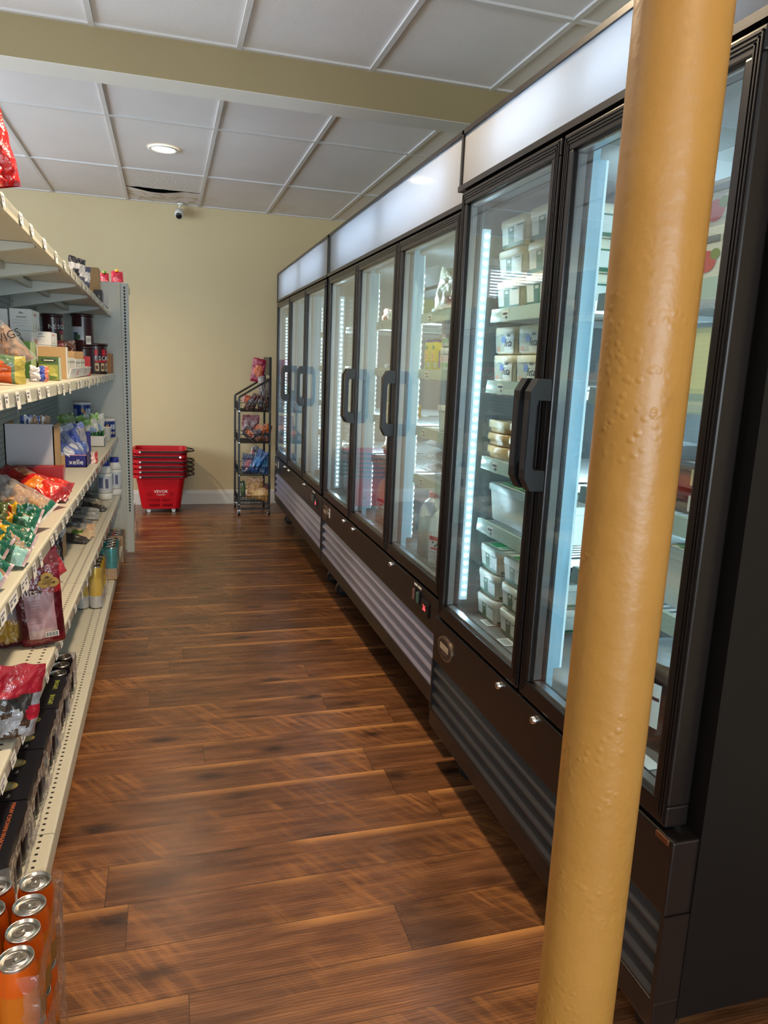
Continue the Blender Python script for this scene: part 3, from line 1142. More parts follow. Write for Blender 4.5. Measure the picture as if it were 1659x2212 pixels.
# copper coloured hinge at the foot of the door beside the post
b = MB()
b.bbox(X3 - .004, X3 + .09, F3 - .006, F3 + .03, .540, .552, mat('hinge_steel', rgb(140, 100, 78), .3, .9), .002)
b.build('door_hinge', c3[0])

# ---------------------------------------------------------------- the shelving
END = 5.36            # far end of the shelves
NEAR = 1.33
BACKX = -0.70


class Level:
    """front lip of one shelf, through two points of the photograph"""
    def __init__(s, xa, za, xb, zb, yb):
        s.xa, s.za, s.xb, s.zb, s.yb = xa, za, xb, zb, yb

    def t(s, y):
        return (END - y) / (END - s.yb)

    def x(s, y):
        return s.xa + (s.xb - s.xa) * s.t(y)

    def z(s, y):
        return s.za + (s.zb - s.za) * s.t(y)


def level(pf, pn, xn):
    a = at(pf[0], pf[1], y=END)
    c = at(pn[0], pn[1], x=xn)
    return Level(a.x, a.z, xn, c.z, c.y)


LV = [level((240, 674), (0, 409), -.335), level((248, 806), (0, 846), -.33), level((254, 942), (60, 1226), -.33), level((262, 1066), (50, 1560), -.325), Level(-.300, .125, -.300, .135, 1.7)]
gon = thing('gondola_shelving', (0, 0, 0), 'long almond steel shop shelving unit along the aisle, five levels of shelves', 'shelving')
b = MB()
b.box(BACKX - .012, BACKX, NEAR - .6, END, .02, 2.0, pegboard_material(rgb(168, 176, 180)))
for yy in (END - .01, 3.94, 2.72, 1.5):
    b.box(BACKX - .02, BACKX + .004, yy - .015, yy + .015, .02, 2.0, SHELFG)
    k = .1
    while k < 1.95:
        b.box(BACKX + .004, BACKX + .005, yy - .004, yy + .004, k, k + .012, BLACKD)
        k += .05
b.build('back_panel', gon)
# sheet steel end panel with its slotted upright
pe = at(277, 612, y=END + .03)
EX1, EZ1 = pe.x, pe.z
b = MB(); b.box(-.74, EX1 - .045, END + .006, END + .02, .02, EZ1, SHELFG); endp = b.build('end_panel', gon)
b = MB(); b.bbox(EX1 - .05, EX1, END + .0, END + .05, 0.0, EZ1, SHELFG, .004); b.box(EX1 - .058, EX1 - .052, END - .004, END + .01, .02, EZ1, SHELFC)
up = b.build('slotted_upright', gon)
b = MB()
k = .30
while k < EZ1 - .02:
    b.box(EX1 - .030, EX1 - .019, END - .0015, END + .003, k, k + .013, BLACKD)
    k += .0205
b.build('slot_row', up)
joints = [END, 3.98, 2.93, 1.88, NEAR]
BEND = 5.05          # the base deck stops short of the end panel
names = ['top', 'second', 'third', 'fourth', 'base']
LIPH = [.036, .038, .036, .034, .050]
RAILC = clear_mat('clear_rail', (0.9, 0.93, 0.95, 1), .12, 1.5, haze=.12)
rng = random.Random(3)
TINK = pl(112, 114, 136, .6)
for li, L in enumerate(LV):
    lh = LIPH[li]
    xo = L.xa
    pm = perforated('perforated_shelf_%d' % li, rgb(208, 204, 188), [L.xa - .032, L.xa - .066] if li >= 3 else [], .0255, rad=.0045 if li >= 3 else .001)
    for ji in range(len(joints) - 1):
        y1, y0 = joints[ji] - .0015, joints[ji + 1] + .0015
        if li == 4 and ji == 0:
            y1 = BEND
        b = MB()
        xa, xb_, za, zb = L.x(y1), L.x(y0), L.z(y1), L.z(y0)
        # deck and its rolled front lip
        def q(p0, p1, p2, p3, m_):
            b.add([p0, p1, p2, p3], [(0, 1, 2, 3)], m_)
        T = .004
        prof = [(BACKX, 0), (-.006, 0), (-.001, -.003), (0, -.008), (.0015, -lh), (-.012, -lh), (-.016, -.022), (BACKX, -.022)]
        A = [((xa + px if px > -.5 else px), y1, za + pz) for px, pz in prof]
        B = [((xb_ + px if px > -.5 else px), y0, zb + pz) for px, pz in prof]
        n = len(prof)
        b.add(A + B, [(i, (i + 1) % n, n + (i + 1) % n, n + i) for i in range(n)] + [tuple(reversed(range(n))), tuple(range(n, 2 * n))], pm)
        sh = b.build('shelf', gon)
        # sloping underside braces
        q2 = MB()
        if li < 4:
            for yy in (y1 - .014, (y0 + y1) / 2, y0 + .014):
                z_ = L.z(yy)
                q2.add([(BACKX, yy - .012, z_ - .10), (BACKX, yy + .012, z_ - .10), (L.x(yy) - .02, yy + .012, z_ - .034), (L.x(yy) - .02, yy - .012, z_ - .034),
                        (BACKX, yy - .012, z_ - .023), (BACKX, yy + .012, z_ - .023), (L.x(yy) - .02, yy + .012, z_ - .023), (L.x(yy) - .02, yy - .012, z_ - .023)],
                       [(0, 1, 2, 3), (7, 6, 5, 4), (0, 4, 5, 1), (1, 5, 6, 2), (2, 6, 7, 3), (3, 7, 4, 0)], SHELFG)
            q2.box(BACKX + .15, BACKX + .17, y0 + .03, y1 - .03, min(za, zb) - .045, min(za, zb) - .023, SHELFG)
            q2.build('bracket', sh)
            q3 = MB()
            q3.add([(xa + .002, y1, za - .006), (xb_ + .002, y0, zb - .006), (xb_ + .0045, y0, zb - lh + .008), (xa + .0045, y1, za - lh + .008)], [(0, 1, 2, 3)], RAILC)
            q3.build('price_channel', sh)
        if li < 4:
            nt_ = [5, 6, 8, 6][li]
            for k in range(nt_):
                yy = y0 + (y1 - y0) * (k + .2 + .6 * rng.random()) / nt_
                X, Z = L.x(yy), L.z(yy)
                wv = .016 + .012 * rng.random()
                tl = .008 * (rng.random() - .5)
                q4 = MB()
                hh = lh - .008 + (.010 if rng.random() < .3 else 0)
                q4.add([(X + .0032, yy - wv + tl, Z - .005), (X + .0032, yy + wv + tl, Z - .005), (X + .0062, yy + wv - tl, Z - .005 - hh), (X + .0062, yy - wv - tl, Z - .005 - hh)], [(0, 1, 2, 3)], PAPER)
                q4.add([(X + .0040, yy - wv * .7, Z - .012), (X + .0040, yy + wv * .6, Z - .012), (X + .0045, yy + wv * .6, Z - .016), (X + .0045, yy - wv * .7, Z - .016)], [(0, 1, 2, 3)], TINK)
                q4.add([(X + .0048, yy - wv * .7, Z - .019), (X + .0048, yy + wv * .1, Z - .019), (X + .0056, yy + wv * .1, Z - .025), (X + .0056, yy - wv * .7, Z - .025)], [(0, 1, 2, 3)], TINK)
                q4.build('price_tag', sh)
b = MB(); b.box(-.43, -.415, NEAR, BEND - .02, 0, .09, BLACKD); b.build('kick_plate', gon)


def shelf_z(li, y):
    return LV[li].z(y)


# ---------------------------------------------------------------- shopping baskets
RED = mat('red_basket_plastic', rgb(180, 10, 24), .45, spec=.3)
bk_y = 6.90
BW, BWT, BDp, BDT, BH = .335, .43, .26, .34, .325


def basket_body(mb, z0):
    """open tapered tub with rows of slots; x = long side"""
    def ring(t, o=0.0):
        hw = (BW + (BWT - BW) * t) / 2 + o
        hd = (BDp + (BDT - BDp) * t) / 2 + o
        r = .05
        pts = []
        for cx, cy, a0 in ((hw - r, hd - r, 0), (-hw + r, hd - r, 90), (-hw + r, -hd + r, 180), (hw - r, -hd + r, 270)):
            for i in range(5):
                a = R(a0 + 22.5 * i)
                pts.append((cx + r * math.cos(a), cy + r * math.sin(a)))
        return pts
    # long front side as a grid so that the slots are real openings
    nu, nv = 53, 33
    def P(u, v, back):
        hw = (BW + (BWT - BW) * v) / 2 - .05
        hd = (BDp + (BDT - BDp) * v) / 2
        return (-hw + 2 * hw * u, hd if back else -hd, z0 + .01 + (BH - .01) * v)
    def slot(i, j):
        if i % 2 == 0:
            return False
        if j in (2, 3, 4, 7, 8, 9):
            return 3 < i < 24 or 28 < i < 49
        if j in (12, 13, 14, 15):
            return 3 < i < 12 or 40 < i < 49
        return False
    for back in (False, True):
        V = [P(i / nu, j / nv, back) for j in range(nv + 1) for i in range(nu + 1)]
        F = [(j * (nu + 1) + i, j * (nu + 1) + i + 1, (j + 1) * (nu + 1) + i + 1, (j + 1) * (nu + 1) + i) for j in range(nv) for i in range(nu) if not slot(i, j)]
        mb.add(V, F, RED)
    # rounded ends
    rs = [[(x, y, z0 + .01 + (BH - .01) * t) for x, y in ring(t)] for t in (0, .33, .66, 1)]
    n = 20
    for k in range(3):
        for i in list(range(5, 10 - 1)) + []:
            pass
    ends = ([15, 16, 17, 18, 19, 0, 1, 2, 3, 4], [5, 6, 7, 8, 9, 10, 11, 12, 13, 14])
    for e in ends:
        V = [rs[k][i] for k in range(4) for i in e]
        F = [(k * 10 + i, k * 10 + i + 1, (k + 1) * 10 + i + 1, (k + 1) * 10 + i) for k in range(3) for i in range(9)]
        mb.add(V, F, RED, True)
    mb.add([(x, y, z0 + .01) for x, y in ring(0)], [tuple(range(20))], RED)
    # rim
    outer = [(x, y) for x, y in ring(1, .016)]
    inner = [(x, y) for x, y in ring(1, 0)]
    zt = z0 + BH
    V = [(x, y, zt) for x, y in inner] + [(x, y, zt) for x, y in outer] + [(x, y, zt - .03) for x, y in outer] + [(x, y, zt - .03) for x, y in inner]
    F = []
    for k in range(3):
        F += [(k * 20 + i, k * 20 + (i + 1) % 20, (k + 1) * 20 + (i + 1) % 20, (k + 1) * 20 + i) for i in range(20)]
    mb.add(V, F, RED)
    # carrying lug on the end
    mb.bbox(-BWT / 2 - .04, -BWT / 2 - .01, -.10, .10, zt - .028, zt - .004, RED, .006)


def make_basket(z, label, flip, lift, wheels):
    c = thing('shopping_basket', (-.065, bk_y, z), label, 'shopping basket', 'stacked red shopping baskets')
    b = MB(); basket_body(b, .03); b.build('tub', c)
    b = MB()
    s = -1 if flip else 1
    hw, hd = BWT / 2, BDT / 2 + .0255
    zt = .03 + BH - .016
    px = -hw + .045
    for sy in (-1, 1):
        pts = [(s * px, sy * hd, zt), (s * (hw - .02), sy * hd, zt + lift * .5), (s * (hw + .03), sy * (hd - .06), zt + lift), (s * (hw + .075), sy * .06, zt + lift)]
        b.tube(pts, .0075, BLACKP, 8)
    b.tube([(s * (hw + .075), -.06, zt + lift), (s * (hw + .075), .06, zt + lift)], .009, BLACKP, 8)
    b.tube([(s * (hw + .025), -.1, zt + lift), (s * (hw + .035), .1, zt + lift)], .007, BLACKP, 8)
    b.build('folding_handle', c)
    for sy in (-1, 1):
        q = MB(); q.cyl((s * px, sy * (hd + .004), zt), (s * px, sy * (hd + .014), zt), .009, CHROME, 12); q.build('rivet', c)
    if wheels:
        for wx in (-BW / 2 + .06, BW / 2 - .06):
            for wy in (-BDp / 2 + .05, BDp / 2 - .05):
                q = MB()
                q.cyl((wx, wy - .008, .018), (wx, wy + .008, .018), .018, WHITEP, 16)
                q.box(wx - .008, wx + .008, wy - .012, wy + .012, .018, .042, WHITEP)
                q.build('wheel', c)
        q = MB()
        Mt = Matrix(((1, 0, 0, 0), (0, -.127, -1, -.1515), (0, 1, -.127, .20), (0, 0, 0, 1)))
        q.text('VEVOR', .038, WHITEP, Mt, .0006)
        q.box(-.042, .042, -.026, -.0245, 0, .0006, WHITEP, Mt); q.box(-.03, .03, -.034, -.0325, 0, .0006, WHITEP, Mt)
        q.build('lettering', c)
    return c


words_ = ['bottom red shopping basket of the stack, standing on white wheels', 'second red shopping basket from the bottom of the stack', 'third red shopping basket from the bottom of the stack', 'fourth red shopping basket from the bottom of the stack', 'fifth red basket of the stack, its handle folded to the shelving side', 'topmost open red shopping basket of the stack']
PITCHB = .0445
for i in range(6):
    make_basket(PITCHB * i, words_[i], i == 4, (.006, .004, .0, -.004, .0, .0)[i], i == 0)

# ---------------------------------------------------------------- wire snack rack on casters
rk = thing('wire_snack_rack', (0, 0, 0), 'black wire snack rack on casters against the end wall beside the coolers', 'display rack')
RKW = mat('black_rack_steel', rgb(16, 15, 16), .35)
ry0, ry1 = 6.62, 7.02
rx0, rx1 = .612, .885
rzt = at(579, 772, y=ry1).z
zf = at(519, 858, y=ry0).z
zb_ = at(582, 828, y=ry0).z
levels = [at(550, 889, y=ry0).z, at(550, 957, y=ry0).z, at(550, 1027, y=ry0).z, .10]
for (xx, side) in ((rx0, 0), (rx1, 1)):
    pass
for (xx, yy, zz) in ((rx0, ry0, zf), (rx1, ry0, rzt), (rx0, ry1, zf), (rx1, ry1, rzt)):
    b = MB(); b.box(xx - .009, xx + .009, yy - .009, yy + .009, .05, zz, RKW)
    for lz in levels:
        b.cyl((xx, yy - .009, lz), (xx, yy - .012, lz), .006, CHROME, 10)
    b.build('post', rk)
for yy in (ry0, ry1):
    b = MB(); b.tube([(rx0, yy, zf), (rx1, yy, zf + .17)], .009, RKW); b.build('sloping_rail', rk)
b = MB(); b.box(rx1 - .012, rx1 - .004, ry0 - .0, ry1, rzt - .16, rzt, BLACKP); b.build('header_panel', rk)
for lz in levels:
    b = MB()
    for yy in (ry0, ry1):
        b.tube([(rx0, yy, lz), (rx1, yy, lz)], .004, RKW, 6)
        b.tube([(rx0, yy, lz + .075), (rx1, yy, lz + .075)], .003, RKW, 6)
    for xx in (rx0, rx1):
        b.tube([(xx, ry0, lz), (xx, ry1, lz)], .004, RKW, 6)
    b.tube([(rx0, ry0, lz + .075), (rx0, ry1, lz + .075)], .003, RKW, 6)
    k = rx0 + .02
    while k < rx1:
        b.tube([(k, ry0, lz + .075), (k, ry0, lz), (k, ry1, lz)], .0016, RKW, 5)
        k += .03
    k = ry0 + .03
    while k < ry1:
        b.tube([(rx0, k, lz + .075), (rx0, k, lz), (rx1, k, lz)], .0016, RKW, 5)
        k += .03
    b.build('wire_basket', rk)
b = MB(); b.box(rx0, rx1, ry0 - .006, ry0 + .006, .052, .066, RKW); b.build('base_bar', rk)
b = MB(); b.box(rx0, rx1, ry1 - .006, ry1 + .006, .052, .066, RKW); b.build('base_bar', rk)
for xx in (rx0, rx1):
    for yy in (ry0, ry1):
        b = MB()
        b.cyl((xx - .010, yy, .021), (xx + .010, yy, .021), .021, BLACKP, 16); b.cyl((xx - .0115, yy, .021), (xx + .0115, yy, .021), .011, WHITEP, 12)
        b.box(xx - .013, xx + .013, yy - .010, yy + .010, .026, .052, CHROME)
        b.build('caster', rk)

# ---------------------------------------------------------------- product builders
def ysolve(px, py, li, lift=0.0):
    """distance along the aisle at which the photograph's ray meets a shelf"""
    y = 3.0
    for _ in range(12):
        y = at(px, py, z=shelf_z(li, y) + lift).y
        y = min(max(y, 1.0), 6)
    return y


def plane(xl, xr, yt, yb, y):
    a = at(xl, yb, y=y); c = at(xr, yb, y=y); d = at(xr, yt, y=y)
    return a.x, c.x, c.z, d.z


def box_from(xl, xr, xr2, yt, yb, X):
    """near face and depth of a carton whose aisle side lies at x = X"""
    ym = (yt + yb) / 2
    y0 = at(xr, ym, x=X).y
    y1 = at(xr2, ym, x=X).y
    a, c, z0, z1 = plane(xl, xr, yt, yb, y0)
    return a, X, y0, y1, z0, z1


def shell(name, label, cat, mb, group=None):
    return tag(mb.build(name), label, cat, group)


def carton(name, label, cat, dims, body, front=None, side=None, group=None, art=None, bev=.0015):
    x0, x1, y0, y1, z0, z1 = dims
    b = MB()
    b.bbox(x0, x1, y0, y1, z0, z1, body, bev)
    m_ = .002
    if front:
        b.box(x0 + m_, x1 - m_, y0 - .0004, y0 + .0004, z0 + m_, z1 - m_, front)
    if side:
        b.box(x1 - .0004, x1 + .0004, y0 + m_, y1 - m_, z0 + m_, z1 - m_, side)
    if art:
        art(b, x0, x1, y0, y1, z0, z1)
    return shell(name, label, cat, b, group)


def MF(x, y, z):
    """lettering on a face turned to -y"""
    return Matrix(((1, 0, 0, x), (0, 0, -1, y), (0, 1, 0, z), (0, 0, 0, 1)))


def MS(x, y, z):
    """lettering on a face turned to the aisle (+x)"""
    return Matrix(((0, 0, 1, x), (1, 0, 0, y), (0, 1, 0, z), (0, 0, 0, 1)))


def MW(x, y, z):
    """lettering on a face turned to -x"""
    return Matrix(((0, 0, -1, x), (-1, 0, 0, y), (0, 1, 0, z), (0, 0, 0, 1)))


def pose(c, yaw=0, roll=0, pitch=0):
    return Matrix.Translation(c) @ Matrix.Rotation(R(yaw), 4, 'Z') @ Matrix.Rotation(R(roll), 4, 'Y') @ Matrix.Rotation(R(pitch), 4, 'X')


def bag_mesh(mb, M, w, h, d, fn, kind='pillow', taper=1.0, crumple=.12, seed=0, nu=22, nv=28, sag=0.0):
    """inflated packet; local x across, z up (0..h), front towards -y; fn(u, v, side) gives the material"""
    for side in (-1, 1):
        V, F = [], []
        for j in range(nv + 1):
            v = j / nv
            for i in range(nu + 1):
                u = i / nu
                s = abs(2 * u - 1)
                eu = max(0, 1 - s ** 2.6) ** .55
                if kind == 'pillow':
                    ev = max(0, 1 - abs(2 * v - 1) ** 3.2) ** .5
                elif kind == 'pouch':
                    ev = (max(0, 1 - v) ** .65) * min(1, .55 + v * 6)
                else:                        # full low down, gathered at the neck
                    ev = max(0, 1 - v) ** .4 * min(1, .35 + v * 4)
                th = d / 2 * eu * ev
                ww = w * (1 - (1 - taper) * v)
                if kind == 'pillow' and (v < .06 or v > .94):
                    th *= .3
                n1 = noise.noise((u * 4 + seed * 7.3, v * 4 + side * 2.1, seed)) + .5 * noise.noise((u * 11 + seed, v * 11, side * 3.7 + seed)) + .3 * noise.noise((u * 23 + seed, v * 23, side * 1.7))
                th2 = max(.0006, th * (1 + crumple * 2.2 * n1)) + (crumple * .006 * n1 if 0 < i < nu and 0 < j < nv else 0)
                xx = (u - .5) * ww + .004 * crumple * 4 * noise.noise((v * 5 + seed, 3.3, seed)) - sag * math.sin(v * PI) * 0
                zz = v * h + .006 * crumple * 4 * noise.noise((u * 5, 7.7 + seed, seed)) * (1 if v > .9 else 0)
                V.append((xx, side * th2, zz))
        groups = {}
        for j in range(nv):
            for i in range(nu):
                mt = fn((i + .5) / nu, (j + .5) / nv, side)
                f = (j * (nu + 1) + i, j * (nu + 1) + i + 1, (j + 1) * (nu + 1) + i + 1, (j + 1) * (nu + 1) + i)
                groups.setdefault(mt, []).append(f if side < 0 else tuple(reversed(f)))
        o = len(mb.v)
        for p in V:
            mb.v.append(M @ Vector(p))
        for mt, fs in groups.items():
            k = mb.mid(mt)
            for f in fs:
                mb.f.append(tuple(q + o for q in f)); mb.mi.append(k); mb.sm.append(True)


def bag(name, label, cat, c, w, h, d, fn, yaw=0, roll=0, pitch=0, group=None, **kw):
    b = MB()
    bag_mesh(b, pose(c, yaw, roll, pitch), w, h, d, fn, **kw)
    dz = c[2] + .0005 - min(v.z for v in b.v)
    if dz > 0 or abs(roll) < 50:                 # let the packet stand on what carries it
        for v in b.v:
            v.z += dz
    return shell(name, label, cat, b, group)


def blob(u, v, cu, cv, ru, rv, amp=.3, seed=0):
    q = ((u - cu) / ru) ** 2 + ((v - cv) / rv) ** 2
    return q < 1 + amp * noise.noise((u * 6 + seed, v * 6, seed))


def px2m(n, c):
    return n * dep(c) / FOC


LIDM = mat('can_end_aluminium', rgb(206, 204, 200), .25, 1.0, bump=.02)
LIDD = mat('can_end_shadow', rgb(150, 148, 146), .3, 1.0)


def can_part(parent, x, y, z, r, h, body, band=None, lid_detail=True, rot=0.0, foot=None):
    b = MB()
    M = Matrix.Translation((x, y, z))
    prof = [(r * .80, 0), (r * .86, .002), (r, .010), (r, h * .30), (r, h * .72), (r, h - .016), (r * .90, h - .004), (r * .905, h)]
    ms = [LIDM, foot or LIDM, foot or body, band or body, body, body, LIDM]
    b.lathe(prof, ms, 28, M)
    c = b.build('can', parent)
    l = MB()
    rr = r * .905
    l.lathe([(rr, h - .001), (rr * .99, h + .0015), (rr * .93, h + .001), (rr * .90, h - .004), (rr * .82, h - .0045), (rr * .80, h - .0025), (.0001, h - .0025)], LIDM, 28, M)
    if lid_detail:
        ca, sa = math.cos(rot), math.sin(rot)
        Mt = Matrix(((ca, -sa, 0, x), (sa, ca, 0, y), (0, 0, 1, z + h - .0024), (0, 0, 0, 1)))
        l.lathe([(rr * .66, 0), (rr * .62, .0012), (rr * .58, 0)], LIDM, 24, Mt)
        tab = [(-.007 * k_ * .9, -.002) for k_ in (1,)] + [(.0063, -.002), (.008, .006), (.006, .013), (.0, .0155), (-.006, .013), (-.008, .006)]
        l.prism(tab, .0012, .0024, LIDM, Mt)
        l.prism([(-.0035, .005), (.0035, .005), (.003, .010), (-.003, .010)], .0025, .0028, LIDD, Mt)
        l.lathe([(.0035, .0012), (.0032, .0032), (.0001, .0034)], LIDM, 10, Mt)
        l.prism([(.007 * math.cos(a), -.010 + .0065 * math.sin(a)) for a in [2 * PI * i / 16 for i in range(16)]], .0001, .0008, LIDD, Mt)
    l.build('can_lid', c)
    return c


def wrap_mesh(mb, x0, x1, y0, y1, z0, z1, mt, seed=0, amp=.006, holes=True, top=False, n=14):
    """crinkled shrink film pulled round a pack, with the usual oval opening on the ends"""
    def P(face, u, v):
        if face == 0: p = (x0 + (x1 - x0) * u, y0, z0 + (z1 - z0) * v)
        elif face == 1: p = (x1, y0 + (y1 - y0) * u, z0 + (z1 - z0) * v)
        elif face == 2: p = (x1 - (x1 - x0) * u, y1, z0 + (z1 - z0) * v)
        elif face == 3: p = (x0, y1 - (y1 - y0) * u, z0 + (z1 - z0) * v)
        else: p = (x0 + (x1 - x0) * u, y0 + (y1 - y0) * v, z1)
        q = Vector(p)
        k = noise.noise_vector(q * 38 + Vector((seed, 0, 0))) * amp + noise.noise_vector(q * 90 + Vector((0, seed, 0))) * amp * .5
        return q + k
    for face in range(5 if top else 4):
        V = [P(face, i / n, j / n) for j in range(n + 1) for i in range(n + 1)]
        F = []
        for j in range(n):
            for i in range(n):
                u, v = (i + .5) / n, (j + .5) / n
                if (holes and face == 1 and ((u - .5) / .36) ** 2 + ((v - .40) / .36) ** 2 < 1) or (holes == 2 and face == 0 and u < .86):
                    continue
                F.append((j * (n + 1) + i, j * (n + 1) + i + 1, (j + 1) * (n + 1) + i + 1, (j + 1) * (n + 1) + i))
        mb.add(V, F, mt, True)


def tin(name, label, cat, x, y, z, r, h, prof_mats, lid, group=None, flare=1.0, art=None):
    t = thing(name, (x, y, z), label, cat, group)
    b = MB()
    zs = [0, .004] + [h * q for q in (.25, .5, .75)] + [h - .012]
    b.lathe([(r * .96, 0)] + [(r * (1 if q < h * .7 else 1), q) for q in zs[1:]] , prof_mats, 32)
    if art:
        art(b, r, h)
    b.build('container', t)
    b = MB()
    b.lathe([(r * 1.0, h - .013), (r * 1.045 * flare, h - .012), (r * 1.06 * flare, h), (r * 1.0 * flare, h + .004), (r * .95, h + .001), (.0001, h + .001)], lid, 32)
    b.build('lid', t)
    return t


def curved(mb, r, a0, a1, z0, z1, mt, dr=.0005, n=10):
    """a patch of label on a round container"""
    V, F = [], []
    for i in range(n + 1):
        a = R(a0 + (a1 - a0) * i / n)
        V += [((r + dr) * math.cos(a), (r + dr) * math.sin(a), z0), ((r + dr) * math.cos(a), (r + dr) * math.sin(a), z1)]
    F = [(2 * i, 2 * i + 2, 2 * i + 3, 2 * i + 1) for i in range(n)]
    mb.add(V, F, mt, True)


def curved_text(mb, r, a, z, s, size, mt, dr=.001):
    """letters set one by one round a container"""
    step = size * .62 / r
    n = len(s)
    for i, ch in enumerate(s):
        if ch == ' ':
            continue
        aa = R(a) + (i - (n - 1) / 2) * step
        Mx = Matrix(((-math.sin(aa), 0, math.cos(aa), (r + dr) * math.cos(aa)), (math.cos(aa), 0, math.sin(aa), (r + dr) * math.sin(aa)), (0, 1, 0, z), (0, 0, 0, 1)))
        mb.text(ch, size, mt, Mx, .0003)


def disc_on(mb, M, cx, cy, rx, ry, mt, z=.0006, n=20):
    mb.prism([(cx + rx * math.cos(2 * PI * i / n), cy + ry * math.sin(2 * PI * i / n)) for i in range(n)], 0, z, mt, M)


# ---------------------------------------------------------------- on the top shelf
y = 1.93
c = at(12, 462, y=y)
bag('candy_bag', 'shiny bright red packet standing on the top shelf close to the ceiling', 'packet', (c.x - .03, y, shelf_z(0, y) + .002), .15, .165, .08, lambda u, v, s: foil(206, 22, 26) if not blob(u, v, .45, .5, .3, .2, .8, 3) else foil(170, 12, 20), yaw=35, roll=-14, kind='pouch', crumple=.3, seed=4)
y = 3.55
for i, (px, cc, lb) in enumerate([(163, (40, 38, 48), 'small black and white snack packet on the top shelf, beside the carton'), (175, (70, 76, 110), 'small blue and white snack packet leaning on the carton on the top shelf')]):
    yy = y + i * .28
    c = at(px, 590, x=-.39 + .01 * i)
    yy = c.y
    bag('snack_packet', lb, 'packet', (c.x, yy, shelf_z(0, yy) + .001), .085, .115 - i * .02, .03, (lambda cc: lambda u, v, s: foil(*cc) if v > .75 or blob(u, v, .4, .4, .25, .14, .9, 1) else (foil(222, 220, 222) if v > .3 else foil(90, 92, 120)))(cc), yaw=40, roll=6, crumple=.25, seed=i + 2)
d = list(box_from(184, 213, 217, 578, 621, -.372)); d[4] = shelf_z(0, d[2]) + .001
carton('carton', 'plain brown cardboard carton on the far part of the top shelf', 'carton', d, CARD, art=lambda b, x0, x1, y0, y1, z0, z1: (b.box(x0 + .03, x1 - .04, y0 - .0006, y0, z1 - .016, z1 - .008, pl(206, 178, 140)), b.box(x1 - .035, x1 - .029, y0 - .0006, y0, z0 + .03, z0 + .036, INKK)))
d = list(box_from(203, 221, 234, 625, 650, -.352)); d[4] = shelf_z(0, d[2]) + .001; d[5] = d[4] + .075
carton('dark_carton', 'small black printed carton with a white side at the far end of the top shelf', 'carton', d, pl(26, 24, 28), side=pl(206, 206, 212), art=lambda b, x0, x1, y0, y1, z0, z1: (b.box(x0 + .03, x1 - .02, y0 - .0008, y0, z0 + .03, z0 + .045, pl(190, 190, 190)), [b.box(x1, x1 + .0009, y0 + .01 + k * .03, y0 + .022 + k * .03, z0 + .01, z1 - .01, pl(60, 62, 84)) for k in range(3)]))
# on the end unit beyond the panel
e1 = MB(); e1.bbox(-.74, EX1 - .004, END + .052, END + .36, EZ1 - .05, EZ1 - .004, SHELFG, .003)
e1.build('end_ledge', gon)
for (xl, xr, yt, cap, lb, sd) in ((216, 236, 589, (96, 150, 40), 'crimson juice pouch with a green cap on top of the end panel', 1), (239, 267, 586, (240, 178, 40), 'crimson juice pouch with a yellow cap on top of the end panel', 2)):
    y = END + .12
    a, c_, z0, z1 = plane(xl, xr, yt, 607, y)
    t = thing('juice_pouch', ((a + c_) / 2, y, EZ1 - .003), lb, 'drink pouch', 'juice pouches on the end panel')
    b = MB()
    w_ = c_ - a
    bag_mesh(b, Matrix.Identity(4), w_, z1 - EZ1, .05, lambda u, v, s: foil(196, 24, 62) if not (s < 0 and blob(u, v, .4, .35, .22, .22, .3, sd)) else foil(226, 120, 140), 'pouch', .86, .1, sd)
    b.build('pouch', t)
    b = MB(); b.lathe([(.012, 0), (.012, .014), (.009, .016), (.0001, .016)], pl(*cap), 16, Matrix.Translation((0, 0, z1 - EZ1 - .004))); b.build('screw_cap', t)

# ---------------------------------------------------------------- second shelf
WB = pl(208, 210, 210, .5)
WS = pl(232, 234, 236, .45)


def tea_art(b, x0, x1, y0, y1, z0, z1):
    w, h = x1 - x0, z1 - z0
    g1, g2 = pl(120, 116, 108), pl(132, 150, 96)
    b.prism([(x0 + w * .40, z0 + h * .78), (x0 + w * .5, z0 + h * .88), (x0 + w * .68, z0 + h * .78)], -y0 + .0004, -y0 + .0008, g1, Matrix(((1, 0, 0, 0), (0, 0, -1, 0), (0, 1, 0, 0), (0, 0, 0, 1))))
    for k, (p, q) in enumerate(((.3, .75), (.12, .8), (.12, .74), (.3, .7))):
        zz = z0 + h * (.60 - .13 * k)
        b.box(x0 + w * p, x0 + w * q, y0 - .0008, y0, zz, zz + h * (.045 if k == 0 else .012), g1)
    for k in range(3):
        yy = y0 + (y1 - y0) * (.15 + .3 * k)
        b.add([(x1 + .0006, yy, z0 + .006), (x1 + .0006, yy + (y1 - y0) * .12, z0 + .006), (x1 + .0006, yy + (y1 - y0) * .06, z0 + h * (.35 + .15 * (k % 2)))], [(0, 1, 2)], g2)
    b.box(x1, x1 + .0007, y0 + (y1 - y0) * .3, y0 + (y1 - y0) * .6, z0 + h * .72, z0 + h * .84, pl(196, 110, 104))


